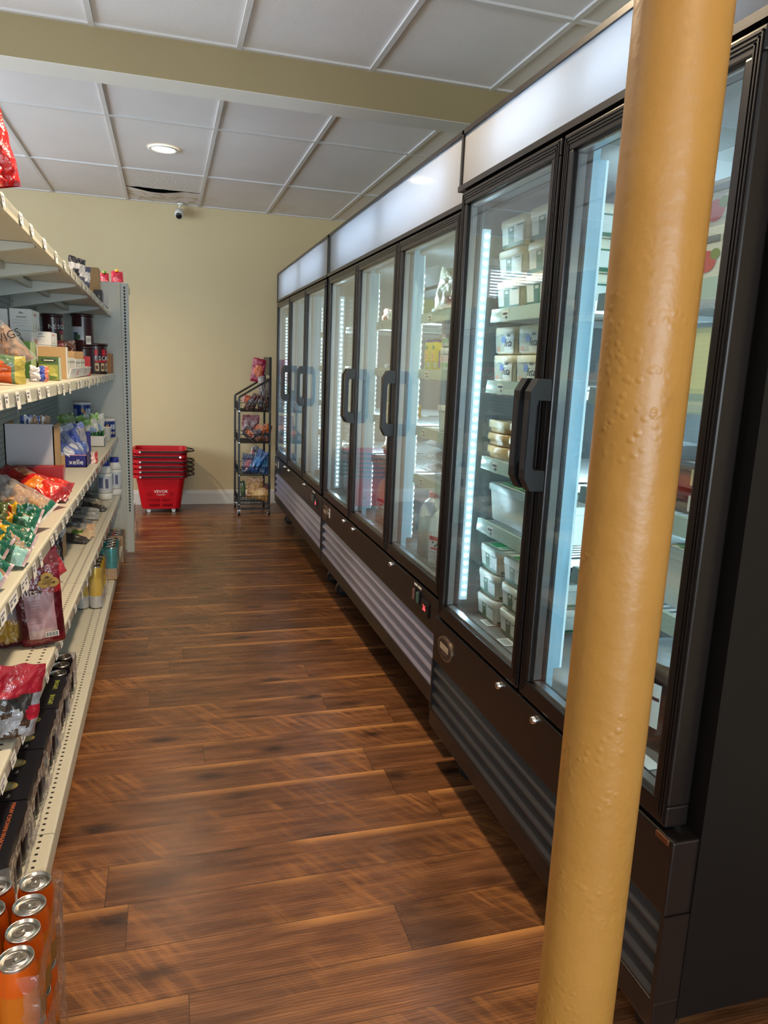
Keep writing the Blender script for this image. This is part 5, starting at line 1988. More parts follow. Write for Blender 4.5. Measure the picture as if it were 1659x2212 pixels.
# box with white top half and brown lower half
yy = ysolve(131, 1206, 3)
a, c_, z0, z1 = plane(108, 138, 1108, 1206, yy)
z0 = shelf_z(3, yy) + .001
d = [a - .05, c_, yy, yy + .10, z0, z1]
carton('printed_carton', 'upright carton, white above and brown below, on the fourth shelf', 'carton', d, CARD, art=lambda b, x0, x1, y0, y1, z0, z1: (b.box(x0, x1 + .0006, y0 - .0006, y1, z0 + (z1 - z0) * .48, z1 + .0004, pl(206, 208, 214)), b.box(x0 + .02, x1 - .01, y0 - .0012, y0, z0 + (z1 - z0) * .50, z0 + (z1 - z0) * .58, pl(60, 40, 44)), b.box(x0, x1 + .0006, y0 - .0008, y1, z0 + (z1 - z0) * .44, z0 + (z1 - z0) * .48, pl(170, 120, 70)), b.box(x0 + .004, x1 - .004, y0 - .0007, y0, z0 + .004, z0 + (z1 - z0) * .42, pl(70, 60, 54))))
yy2 = ysolve(120, 1235, 3)
c = at(120, 1235, y=yy2)
bag('snack_pouch', 'black and clear packet with a pink logo behind the big maroon pouch', 'packet', (c.x - .03, yy2 - .02, shelf_z(3, yy2) + .002), .13, .16, .05, lambda u, v, s: foil(196, 60, 96) if blob(u, v, .66, .6, .18, .14, .2, 3) else (foil(150, 150, 156) if int(u * 9 + v * 4) % 3 == 0 else foil(34, 32, 38)), yaw=15, kind='pouch', crumple=.4, seed=130)
# maroon stand-up pouch
yy = ysolve(95, 1392, 3)
a, c_, z0, z1 = plane(60, 131, 1250, 1392, yy)
MAR, MARD = foil(110, 12, 32), foil(78, 6, 20)
t = thing('fig_pouch', ((a + c_) / 2, yy, shelf_z(3, yy) + .007), 'large maroon stand-up pouch with a pale back label on the fourth shelf', 'pouch')
b = MB()
hh = min(at(90, 1225, y=yy).z, LV[2].z(yy) - .045) - shelf_z(3, yy)
w_ = at(145, 1225, y=yy).x - at(40, 1225, y=yy).x


def marfn(u, v, s):
    if s < 0 and .16 < u < .84 and .10 < v < .64: return pl(168, 132, 142, .35) if v > .2 else pl(176, 150, 150, .35)
    if v > .74: return foil(116, 18, 44)
    if u > .6 and v > .64: return foil(150, 22, 30)
    return MAR if v < .1 or v > .7 else MARD


Mp = pose((0, 0, 0), 14, -4)
bag_mesh(b, Mp @ Matrix.Rotation(R(180), 4, 'Z') @ Matrix.Rotation(R(180), 4, 'Z'), w_ * .92, hh, .07, marfn, 'pouch', 1.08, .10, 140)
b.build('pouch', t)
b = MB()
lf = Mp @ Matrix(((1, 0, 0, 0), (0, 0, -1, -.030), (0, 1, .12, 0), (0, 0, 0, 1)))
for k in range(9):
    b.box(-w_ * .28, w_ * .02, hh * (.58 - .035 * k), hh * (.585 - .035 * k), .002, .0026, pl(140, 100, 110), lf)
for k in range(11):
    b.box(w_ * (.06 + .022 * k), w_ * (.06 + .022 * k + (.008 if k % 3 else .014)), hh * .115, hh * .17, .008, .0086, INKK, lf)
b.box(w_ * .04, w_ * .31, hh * .108, hh * .178, .0074, .008, PAPER, lf)
b.build('back_label', t)
b = MB()
for (cx, cy) in ((.13, .86), (.24, .79), (.06, .79)):
    disc_on(b, lf, w_ * (cx + .08), hh * cy, .017, .013, pl(170, 136, 60), -.014); disc_on(b, lf, w_ * (cx + .08), hh * cy, .007, .004, pl(90, 60, 30), -.0145)
b.text('nuts', .03, pl(226, 214, 206), lf @ Matrix.Translation((-w_ * .22, hh * .70, .002)), .0004)
b.build('lettering', t)
yy2 = ysolve(146, 1262, 3)
c = at(146, 1262, y=yy2)
bag('pink_packet', 'pinkish red packet behind the big maroon pouch at the edge of the fourth shelf', 'packet', (c.x - .045, yy2, shelf_z(3, yy2) + .002), .11, .11, .03, lambda u, v, s: foil(206, 84, 92) if v > .5 else foil(186, 60, 70), yaw=35, roll=-24, kind='pouch', crumple=.2, seed=141)
yy2 = ysolve(28, 1396, 3)
c = at(18, 1396, y=yy2)
bag('nut_packet', 'clear packet of golden nuts to the side of the maroon pouch', 'packet', (c.x, yy2 + .0, shelf_z(3, yy2) + .002), .085, .13, .045, lambda u, v, s: foil(90, 24, 30) if v < .1 else (foil(190, 150, 60) if blob(u, v, .5, .35, .4, .3, .9, 4) and v < .62 else (foil(130, 80, 50) if v < .62 else foil(150, 140, 146))), yaw=18, kind='pouch', crumple=.35, seed=143)
yy2 = ysolve(30, 1604, 3)
c = at(20, 1604, y=yy2)
bag('crisp_packet', 'red and black glossy crisp packet at the near end of the fourth shelf', 'packet', (c.x - .02, yy2, shelf_z(3, yy2) + .002), .15, .16, .055, lambda u, v, s: foil(168, 26, 48) if v > .52 + .1 * u or blob(u, v, .9, .34, .14, .1, .2, 3) else (foil(150, 152, 158) if noise.noise((u * 4, v * 3, 2)) > .12 or u > .86 else (foil(58, 40, 30) if v < .35 else foil(44, 42, 44))), yaw=25, roll=10, kind='pouch', crumple=.3, seed=145)

# ---------------------------------------------------------------- base shelf
BZ5 = lambda y_: shelf_z(4, y_) + .001
PURPLE = clear_mat('heavy_film', (0.62, 0.58, 0.64, 1), .14, 1.5, bump=1.0, bscale=40, haze=.22)


def can_case(name, label, x0, x1, y0, y1, z0, nxy, r, h, body, band, group, card=None, sleeve=None, wrap=True, film=None, art=None, foot=None, seed=0, detail=True):
    t = thing(name, (0, 0, 0), label, 'drinks pack', group)
    nx, ny = nxy
    for i in range(nx):
        for j in range(ny):
            x = x0 + (x1 - x0) * (i + .5) / nx
            y_ = y0 + (y1 - y0) * (j + .5) / ny
            can_part(t, x, y_, z0 + .003, r, h, body, band, detail, rng.random() * 6, foot)
    if card:
        b = MB()
        b.box(x0, x1, y0, y1, z0, z0 + .002, CARD)
        for (a0, a1, c0, c1) in ((x0, x1, y0, y0 + .002), (x0, x1, y1 - .002, y1), (x1 - .002, x1, y0, y1), (x0, x0 + .002, y0, y1)):
            b.box(a0, a1, c0, c1, z0, z0 + card, CARD)
        b.build('tray', t)
    if sleeve:
        b = MB()
        zt = z0 + h + .006
        b.box(x0, x1, y0, y1, zt, zt + .0012, sleeve); b.box(x1 - .001, x1, y0, y1, zt - .03, zt, sleeve); b.box(x0, x0 + .001, y0, y1, zt - .03, zt, sleeve)
        for yy_ in (y0, y1 - .001): b.box(x0, x1, yy_, yy_ + .001, zt - .012, zt, sleeve)
        if art: art(b, x0, x1, y0, y1, zt + .0013)
        b.build('card_sleeve', t)
    if wrap:
        b = MB(); wrap_mesh(b, x0 - .002, x1 + .006, y0 - .002, y1 + .002, z0 + .014, z0 + h + (.004 if not sleeve else .002), film or FILM, seed, .005, True); b.build('shrink_wrap', t)
    return t


# dark sleeved four-packs of canned drinks
CANB = mat('dark_can', rgb(30, 30, 40), .3, .4)
DK = mat('black_card_sleeve', rgb(22, 24, 34), .38)
GOLD = mat('gold_print', rgb(176, 160, 96), .4, .3)
LIME = pl(166, 172, 70, .4)
ORNG = pl(206, 110, 66, .4)


def MT(x, y_, z, rot=0):
    c0, s0 = math.cos(rot), math.sin(rot)
    return Matrix(((c0, -s0, 0, x), (s0, c0, 0, y_), (0, 0, 1, z), (0, 0, 0, 1)))


def oval_art(b, x0, x1, y0, y1, z):
    for k in range(2):
        yc = y0 + (y1 - y0) * (.27 + .46 * k)
        disc_on(b, MT(0, 0, z), (x0 + x1) / 2 - .004, yc, .034, .022, GOLD, .0006, 28)
        disc_on(b, MT(0, 0, z), (x0 + x1) / 2 - .004, yc, .026, .015, pl(196, 186, 140), .0009, 28)
        b.text('bio', .012, pl(200, 196, 180), MT((x0 + x1) / 2 + .016, yc - .045, z, R(90)), .0003)


def lime_art(b, x0, x1, y0, y1, z):
    for k in range(2):
        yc = y0 + (y1 - y0) * (.27 + .46 * k)
        b.box(x0 + .012, x0 + .05, yc - .03, yc + .03, z, z + .0006, LIME)
        b.text('LIMONE', .020, LIME, MT(x1 - .022, yc, z, R(90)), .0003)


def orange_art(b, x0, x1, y0, y1, z):
    for k in range(2):
        yc = y0 + (y1 - y0) * (.27 + .46 * k)
        b.box(x0 + .012, x0 + .05, yc - .025, yc + .045, z, z + .0006, ORNG)
        b.text('ARANCIATA AMARA', .0135, ORNG, MT(x1 - .026, yc, z, R(90)), .0003)


H5 = .155
zt5 = .135 + H5
corner = lambda px, py: at(px, py, z=zt5)
k0, k1, k2, k3, k4, k5 = corner(172, 1402), corner(158, 1455), corner(135, 1525), corner(105, 1612), corner(68, 1722), corner(25, 1868)
xr5 = -.347
GC5 = 'dark sleeved can packs on the base shelf'
wide = .125
segs = [(k1.y, k0.y, None, 'unsleeved pack of silver-lidded cans at the far end of the dark can packs', None), (k2.y, k1.y, DK, 'black can pack with lime green labels on the base shelf', lime_art), (k3.y, k2.y, DK, 'black can pack with gold ovals, next to the lime labelled pack', oval_art), (k4.y, k3.y, DK, 'black can pack with gold ovals, next to the orange lettered pack', oval_art), (k5.y, k4.y, DK, 'black can pack with orange lettering at the near end of the base shelf', orange_art)]
for i, (ya, yb_, sl, lb, art) in enumerate(segs):
    ya, yb_ = ya + .003, yb_ - .003
    n = max(2, int(round((yb_ - ya) / .064)))
    rr = min((yb_ - ya) / n / 2, wide / 4) * .97
    can_case('can_pack', lb, xr5 - wide, xr5, ya, yb_, BZ5((ya + yb_) / 2), (2, n), rr, H5 - .012, CANB, None, GC5, None, sl, True, PURPLE, art, seed=i)
# yellow can pack and teal can case
ya = ysolve(205, 1317, 4)
a, c_, z0, z1 = plane(180, 222, 1222, 1317, ya)
hcan = z1 - BZ5(ya)
rr = .032
can_case('can_pack', 'shrink-wrapped pack of yellow cans on the base shelf', c_ - .128, c_, ya, ya + .26, BZ5(ya), (2, 4), rr * .98, hcan * .95, mat('yellow_can', rgb(206, 168, 30), .3, .25), pl(214, 176, 40, .3), 'drinks packs at the far end of the base shelf', None, None, True, FILM, seed=12, foot=mat('can_foot_white', rgb(210, 208, 206), .35, .3))
yb5 = ysolve(235, 1253, 4)
yb5 = max(yb5, ya + .30)
a, c_, z0, z1 = plane(215, 254, 1180, 1253, yb5)
hc = z1 - BZ5(yb5)
can_case('can_case', 'cardboard tray case of teal cans beside the yellow can pack', c_ - .13, c_, yb5, yb5 + .26, BZ5(yb5), (2, 4), .0318, hc * .93, mat('teal_can', rgb(40, 150, 150), .28, .3), None, 'drinks packs at the far end of the base shelf', .065, None, True, FILM, seed=14)
# pink can case on the floor by the upright
yp = at(266, 1216, z=0).y
yp = min(yp, END - .26)
pxr = at(268, 1216, y=yp).x
pt = at(268, 1153, y=yp).z
can_case('can_case', 'brown cardboard case of pink cans standing on the floor by the end panel', pxr - .26, pxr, yp, yp + .20, .001, (4, 3), .0318, pt - .02, mat('pink_can', rgb(206, 110, 110), .4, .1), None, None, pt - .015, None, True, FILM, seed=16)
# boxes on the floor beyond the end panel
yq = END + .40
q0 = at(297, 1205, y=yq)
bx = .12
d = [q0.x - .25, q0.x - .012, yq, yq + .22, .001, at(293, 1165, y=yq).z]
carton('floor_carton', 'brown carton at the bottom of the little stack on the floor beyond the shelving end', 'carton', d, CARD)
z_ = d[5] + .001
t = thing('water_pack', (0, 0, 0), 'clear wrapped pack in the middle of the little stack beyond the shelving end', 'drinks pack')
b = MB(); ztop = at(294, 1128, y=yq).z
for i in range(3):
    for j in range(2):
        b2 = MB(); b2.lathe([(.0001, 0), (.03, 0), (.034, .006), (.034, (ztop - z_) * .7), (.016, (ztop - z_) * .9), (.016, ztop - z_ - .006), (.0001, ztop - z_ - .006)], mat('clear_blue_bottle', rgb(150, 166, 184), .2), 18, Matrix.Translation((d[0] + .045 + .072 * i, yq + .06 + .085 * j, z_))); b2.build('bottle', t)
wrap_mesh(b, d[0], d[1] + .01, yq, yq + .2, z_, ztop, FILM, 20, .006, False, True); b.build('shrink_wrap', t)
d2 = [d[0] + .02, d[1] - .004, yq + .01, yq + .2, ztop + .008, at(294, 1092, y=yq).z]
carton('floor_carton', 'white printed carton on top of the little stack beyond the shelving end', 'carton', d2, pl(210, 206, 214), None, pl(206, 200, 210))
# orange cans by the near end of the shelving
OC = mat('orange_can', rgb(206, 92, 22), .26, .3)
OB = mat('orange_can_band', rgb(196, 110, 30), .26, .3)
l1 = at(75, 1895, z=.5); l2 = at(71, 1939, z=.5)
rr = .0285
xo, yo = l1.x, l1.y
z_ = .001
labs = ['shrink-wrapped pack of orange cans at the bottom of the floor stack', 'shrink-wrapped pack of orange cans in the middle of the floor stack', 'shrink-wrapped pack of orange cans on top of the floor stack at the near corner']
hcan = .152
for k in range(3):
    t = thing('orange_can_pack', (0, 0, 0), labs[k], 'drinks pack', 'orange can packs on the floor')
    hh = (.4995 - .004) / 3 - .002
    zz = z_ + k * (hh + .002)
    for i in range(3):
        for j in range(4):
            can_part(t, xo - .0605 * i, yo + .002 - .0565 * j, zz, .0278, hh - .004, OC, OB, True, rng.random() * 6, mat('brass_can_foot', rgb(150, 112, 50), .3, .4))
    b = MB(); wrap_mesh(b, xo - .152, xo + .036, yo - .202, yo + .034, zz + .014, zz + hh - .010, FILM, 30 + k, .007, 2); b.build('shrink_wrap', t)

# ---------------------------------------------------------------- snacks on the wire rack
def rk_at(px, py, y=6.74):
    return at(px, py, y=y)


# each item: name, label, category, centre pixel of its foot, width, height in pixels, depth, roll, colours
def two(a, b_, f=None):
    A, B = foil(*a), foil(*b_)
    return f(A, B) if f else (lambda u, v, s: A if blob(u, v, .5, .5, .36, .25, .8, a[0] * .1) else B)


RP = [
    ('snack_packet', 'red and orange nut packet hanging at the top of the wire snack rack', (554, 828), 28, 50, 10, (196, 96, 50), (150, 20, 60), 6.68),
    ('pale_packet', 'pale grey packet hanging under the red and orange one on the rack', (566, 856), 14, 42, -4, (176, 166, 162), (150, 140, 140), 6.66),
    ('pale_packet', 'pale grey packet hanging beside the rack post, next to the other pale one', (577, 856), 11, 38, 3, (190, 182, 176), (140, 132, 130), 6.70),
    ('card_packet', 'brown packet with a grey window leaning lowest in the top tier of the rack', (530, 888), 11, 40, 42, (116, 116, 122), (96, 34, 24), 6.66),
    ('card_packet', 'brown packet with a grey window, second from the aisle in the top tier', (543, 888), 11, 36, 28, (126, 126, 134), (88, 36, 26), 6.70),
    ('card_packet', 'brown packet with a grey window standing upright in the top tier', (562, 887), 13, 32, 2, (140, 140, 148), (80, 30, 24), 6.74),
    ('card_packet', 'dark brown packet beside the rack post in the top tier', (576, 887), 12, 30, -4, (120, 70, 50), (60, 24, 20), 6.78),
    ('orange_packet', 'orange patterned packet lying behind the brown ones in the top tier', (537, 876), 30, 16, 20, (206, 110, 76), (150, 60, 40), 6.86),
    ('snack_packet', 'maroon packet with a pale back standing in the second tier of the rack', (541, 934), 36, 36, 2, (130, 100, 104), (110, 20, 36), 6.86),
    ('dark_packet', 'dark crisp packet with orange print lying at the aisle side of the second tier', (532, 955), 30, 24, 50, (196, 100, 60), (70, 56, 60), 6.66),
    ('dark_packet', 'dark crisp packet with orange print in the middle of the second tier', (550, 955), 20, 34, 32, (60, 62, 76), (196, 110, 64), 6.70),
    ('dark_packet', 'black crisp packet leaning on the rack post in the second tier', (570, 955), 20, 36, 16, (44, 42, 56), (150, 90, 60), 6.74),
    ('orange_packet', 'orange tipped packet next to the post at the top of the second tier', (577, 936), 10, 20, -2, (216, 120, 40), (190, 96, 30), 6.72),
    ('blue_packet', 'bright blue crisp packet slanting in the third tier of the rack', (545, 1025), 22, 52, 34, (30, 110, 176), (24, 70, 130), 6.66),
    ('blue_packet', 'bright blue crisp packet nearest the rack post in the third tier', (566, 1025), 22, 46, 10, (40, 130, 190), (26, 84, 150), 6.70),
    ('blue_packet', 'dark blue packet with a pink logo at the aisle side of the third tier', (535, 1025), 26, 44, 4, (150, 80, 96), (40, 44, 76), 6.78),
    ('dark_packet', 'black folded packet sticking up at the back of the third tier', (558, 996), 14, 30, -16, (40, 38, 42), (60, 54, 58), 6.84),
    ('dark_packet', 'red and white tipped packet sticking up in the third tier', (545, 990), 12, 24, 16, (176, 40, 40), (206, 196, 190), 6.88),
    ('pasta_packet', 'clear packet of golden twists, larger one in the bottom tier of the rack', (548, 1078), 34, 44, 6, (196, 156, 84), (170, 120, 60), 6.80),
    ('pasta_packet', 'clear packet of golden twists lying over the wires in the bottom tier', (555, 1092), 46, 26, 18, (206, 166, 96), (176, 130, 70), 6.66),
    ('maroon_packet', 'maroon packet behind the golden twists in the bottom tier', (571, 1070), 20, 24, 12, (150, 60, 80), (90, 24, 40), 6.90),
    ('green_packet', 'green packet at the wall side of the bottom tier of the rack', (526, 1076), 10, 34, -6, (70, 96, 40), (40, 60, 30), 6.92),
]
for k, (nm, lb, (px, py), wp_, hp, roll, ca, cb, yy) in enumerate(RP):
    c = at(px, py, y=yy)
    lz = [q for q in levels if q <= c.z + .06]
    bag(nm, lb, 'packet', (c.x, yy, max(c.z, .115) + .003), px2m(wp_, c), px2m(hp, c), .028 if 'packet' in nm else .04, two(ca, cb), yaw=-6, roll=roll * .8, kind='pouch' if k not in (0, 1, 2) else 'pillow', crumple=.4, seed=200 + k, group='snack packets on the wire rack', nu=12, nv=14)

# ---------------------------------------------------------------- goods in the coolers
XC2, XC3 = X12 + .056, X3 + .056
FX2, FX3 = XC2 + .056, XC3 + .056     # just behind the price rails


def rrect(hx, hy, r, n=5):
    pts = []
    for cx, cy, a0 in ((hx - r, hy - r, 0), (-hx + r, hy - r, 90), (-hx + r, -hy + r, 180), (hx - r, -hy + r, 270)):
        for i in range(n):
            a = R(a0 + 90 * i / (n - 1))
            pts.append((cx + r * math.cos(a), cy + r * math.sin(a)))
    return pts


def tub(name, label, x, y, z, dx, dy, h, body, lidm, art=None, group=None, taper=.9, lid_art=None, cat='tub'):
    """rectangular plastic tub with a snap lid; x, y = middle of the base"""
    t = thing(name, (x, y, z), label, cat, group)
    b = MB()
    rr = .022
    R0 = lambda k, zz: [(p[0], p[1], zz) for p in rrect(dx / 2 * k, dy / 2 * k, rr)]
    b.loft([R0(taper * .97, 0), R0(taper, .004), R0(taper + (1 - taper) * .85, h * .82), R0(.985, h * .84), R0(.985, h - .006)], body)
    b.build('tub_body', t)
    if art:
        b = MB(); art(b, dx, dy, h, taper); b.build('label', t)
    b = MB()
    b.loft([R0(1.02, h - .022), R0(1.03, h - .020), R0(1.03, h - .003), R0(1.0, h), R0(.93, h), R0(.92, h - .003)], lidm)
    if lid_art: lid_art(b, dx, dy, h)
    b.build('lid', t)
    return t


TUBW = mat('white_tub_plastic', rgb(226, 224, 214), .35)
TUBC = mat('cream_tub_plastic', rgb(222, 212, 186), .35)
GRN = pl(34, 92, 66)
GRNL = pl(40, 140, 84)


def patch(b, face, dx, dy, h, taper, u0, u1, v0, v1, mt, e=.0012):
    """label on a tub wall that follows its taper; face 'w' = towards the door (-x), 'n' = near side (-y)"""
    def k(v): return taper + (1 - taper) * v
    if face == 'w':
        f = lambda u, v: (-dx / 2 * k(v) - e, dy / 2 * k(v) * (1 - 2 * u) * .86, h * v)
    else:
        f = lambda u, v: (dx / 2 * k(v) * (2 * u - 1) * .86, -dy / 2 * k(v) - e, h * v)
    b.add([f(u0, v0), f(u1, v0), f(u1, v1), f(u0, v1)], [(0, 1, 2, 3)], mt)


def green_tub_art(b, dx, dy, h, tp):
    for f in ('w', 'n'):
        patch(b, f, dx, dy, h, tp, 0, 1, .06, .76, pl(212, 214, 206))
        patch(b, f, dx, dy, h, tp, 0, 1, .05, .17, GRN, .0018)
        patch(b, f, dx, dy, h, tp, .30, .56, .17, .70, GRN, .002)
        patch(b, f, dx, dy, h, tp, .36, .50, .56, .66, pl(200, 206, 196), .0024)
        patch(b, f, dx, dy, h, tp, .70, .96, .66, .71, GRN, .002)


def green_lid(b, dx, dy, h):
    b.box(-dx * .40, dx * .40, -dy * .36, dy * .36, h + .0002, h + .0008, pl(206, 216, 206))
    b.box(-dx * .36, dx * .0, -dy * .1, dy * .3, h + .0008, h + .0014, GRNL); b.box(dx * .05, dx * .36, -dy * .3, dy * .02, h + .0008, h + .0014, GRNL)
    b.box(-dx * .3, -dx * .05, -dy * .3, -dy * .16, h + .0008, h + .0014, pl(90, 160, 120))


def feta_art(b, dx, dy, h, tp):
    patch(b, 'n', dx, dy, h, tp, 0, 1, .08, .80, pl(70, 96, 160))
    patch(b, 'n', dx, dy, h, tp, 0, 1, .08, .34, pl(206, 180, 150), .0016)
    patch(b, 'n', dx, dy, h, tp, .1, .4, .34, .46, pl(60, 110, 80), .0018); patch(b, 'n', dx, dy, h, tp, .64, .94, .14, .38, pl(196, 80, 80), .0020)
    patch(b, 'n', dx, dy, h, tp, .2, .36, .2, .5, pl(230, 226, 220), .0022); patch(b, 'n', dx, dy, h, tp, .2, .8, .64, .72, pl(226, 224, 230), .0022)
    patch(b, 'w', dx, dy, h, tp, 0, 1, .06, .82, pl(222, 220, 210))
    patch(b, 'w', dx, dy, h, tp, .02, .5, .1, .7, pl(176, 178, 160), .0016); patch(b, 'w', dx, dy, h, tp, .34, .56, .42, .66, pl(90, 120, 190), .002)
    patch(b, 'w', dx, dy, h, tp, .1, .26, .12, .26, pl(206, 140, 110), .002); patch(b, 'w', dx, dy, h, tp, .24, .5, .7, .78, pl(100, 130, 180), .002)
    b.text('feta', h * .40, INKK, MW(-dx / 2 * (tp + (1 - tp) * .4) - .006, -dy * .22, h * .40), .0004, 'CENTER', .2)
    b.text('Gazi', h * .17, INKK, MW(-dx / 2 * (tp + (1 - tp) * .7) - .006, -dy * .22, h * .70), .0004, 'CENTER', .2)


# -- two-door cooler, far door: big tubs, feta tubs, tan boxes, lidded box, green printed tubs
zbot = .577
Yf = 2.04      # near edge of the visible part of that door
GTB = 'green and white tubs on the cooler floor'
rows = ['bottom', 'middle', 'top']
tb_h = .079
for k in range(3):
    zz = zbot + .0 + k * (tb_h + .004)
    tub('cheese_tub', 'green printed white tub, %s of the stack nearer the end of the cooler floor' % rows[k], FX3 + .085, 2.082, zz, .15, .14, tb_h, TUBW, TUBW, green_tub_art, GTB, .9, green_lid)
    tub('cheese_tub', 'green printed white tub, %s of the stack beside the door handle on the cooler floor' % rows[k], FX3 + .085, 1.905, zz, .15, .15, tb_h, TUBW, TUBW, green_tub_art, GTB, .9, green_lid)
for k in range(2):
    tub('cheese_tub', 'green printed white tub at the back of the cooler floor, %s one' % ('lower' if k == 0 else 'upper'), FX3 + .26, 1.98, zbot + k * (tb_h + .004), .15, .15, tb_h, TUBW, TUBW, green_tub_art, GTB, .9, green_lid)
for k, (yy, xx) in enumerate(((2.05, .30), (1.88, .10), (1.74, .22))):
    b = MB(); b.box(XC3 + .02 + xx * .1, XC3 + .06 + xx * .1, yy - .03, yy + .03, zbot - .0005, zbot + .0008, PAPER)
    for q in range(3): b.box(XC3 + .028 + xx * .1 + q * .008, XC3 + .032 + xx * .1 + q * .008, yy - .022, yy + .022, zbot + .0009, zbot + .0012, pl(120, 120, 120))
    shell('paper_label', ['white paper price label on the cooler floor nearest the tubs', 'white paper price label in the middle of the cooler floor', 'white printed price label on the cooler floor by the door stile'][k], 'label', b, 'paper labels on the cooler floor')
# lidded translucent box
TRL = mat('milky_plastic', rgb(206, 208, 200), .3)


def box_lid_art(b, dx, dy, h):
    b.box(-dx * .38, dx * .38, -dy * .40, dy * .40, h + .0002, h + .0008, pl(150, 206, 150))
    for q in range(5): b.box(-dx * .34 + q * dx * .14, -dx * .28 + q * dx * .14, -dy * .34, dy * .34, h + .0008, h + .0012, pl(90, 170, 100))


tub('storage_tub', 'large milky lidded tub with a green printed lid in the two-door cooler', FX3 + .15, 2.01, SH4[3] + .0005, .26, .26, .118, TRL, mat('clear_lid', rgb(214, 224, 220), .25), None, None, .93, box_lid_art)
tub('storage_tub', 'milky lidded tub beside the door handle, next to the one with the green lid', FX3 + .13, 1.80, SH4[3] + .0005, .20, .13, .11, TRL, TRL, None, None, .93)
# tan boxes
TAN = mat('tan_food_box', rgb(196, 160, 112), .35)
AMB = mat('amber_lid', rgb(206, 170, 116), .3)
for k in range(3):
    for j in range(2):
        tub('food_box', ['lowest', 'second', 'topmost'][k] + (' tan food box of the stack nearer the end in the two-door cooler' if j == 0 else ' tan food box of the stack by the door handle in the two-door cooler'), FX3 + .08, 2.09 - .15 * j, SH4[2] + .0005 + k * .040, .14, .135, .0375, TAN, mat('pale_amber_box', rgb(206, 190, 160), .3) if k == 2 else AMB, None, 'tan food boxes', .94, None, 'food box')
# feta tubs
for k in range(2):
    for j in range(2):
        tub('feta_tub', ['lower', 'upper'][k] + (' cream feta tub of the stack nearer the end of the two-door cooler' if j == 0 else ' cream feta tub of the stack by the door stile of the two-door cooler'), FX3 + .075, 2.078 - .160 * j, SH4[1] + .0005 + k * .083, .13, .15, .080, TUBC, TUBC, feta_art, 'cream feta tubs', .93)
# big green-printed yoghurt tubs on the top shelf
for k in range(3):
    for j in range(2):
        tub('yoghurt_tub', ['lowest', 'middle', 'topmost'][k] + (' big pale yoghurt tub nearer the end of the top shelf of the two-door cooler' if j == 0 else ' big pale yoghurt tub on the top shelf by the door stile'), FX3 + .095, 2.068 - .19 * j, SH4[0] + .0005 + k * .089, .18, .172, .086, TUBC, TUBC, green_tub_art, 'big pale yoghurt tubs', .92)

# -- two-door cooler, near door (seen on both sides of the yellow post)
bx1 = at(1545, 590, x=FX3 + .01)
d = [FX3 + .01, FX3 + .2, 1.10, 1.34, SH4[0] + .0005, SH4[0] + .0005 + .10]
PEP = pl(196, 60, 60)


def pepper_art(b, x0, x1, y0, y1, z0, z1):
    for q in range(3):
        yc = y0 + (y1 - y0) * (.2 + .3 * q)
        Mw = MW(x0 - .0008, yc, (z0 + z1) / 2)
        disc_on(b, Mw, .0, -.012, .026, .02, PEP, .0006); disc_on(b, Mw, .022, .0, .012, .01, pl(120, 130, 60), .0009); b.box(-.034, .03, .022, .034, 0, .0006, pl(120, 120, 124), Mw)


carton('food_carton', 'white carton with red pepper pictures, lower one on the top shelf beside the post', 'carton', d, pl(216, 210, 200), art=pepper_art, group='pepper cartons')
d = [FX3 + .02, FX3 + .2, 1.12, 1.33, SH4[0] + .1015, SH4[0] + .1015 + .085]
carton('food_carton', 'white carton with red pepper pictures, upper one on the top shelf beside the post', 'carton', d, pl(206, 200, 194), art=pepper_art, group='pepper cartons')
# cheese block in film
t = thing('cheese_block', (0, 0, 0), 'pale yellow cheese block in red printed film beside the post in the cooler', 'cheese')
CHE = mat('pale_cheese', rgb(236, 228, 180), .35, var=.05)
b = MB(); b.bbox(FX3 + .01, FX3 + .13, 1.165, 1.30, SH4[1] + .001, SH4[1] + .13, CHE, .012); b.build('cheese', t)
b = MB()
for q in range(3): b.box(FX3 + .0085, FX3 + .0095, 1.255, 1.298, SH4[1] + .017 + q * .034, SH4[1] + .039 + q * .034, pl(206, 190, 190))
b.text('crema', .03, pl(176, 40, 60), MW(FX3 + .008, 1.276, SH4[1] + .065), .0004); b.text('cheese', .02, pl(150, 40, 60), MW(FX3 + .008, 1.276, SH4[1] + .03), .0004)
b.build('printed_film', t)
b = MB(); bag_mesh(b, pose((FX3 + .06, 1.20, SH4[1] + .115), 60, 0), .07, .05, .03, lambda u, v, s: BAGFILM, 'pouch', .8, .5, 301, 8, 8); b.build('film_end', t)
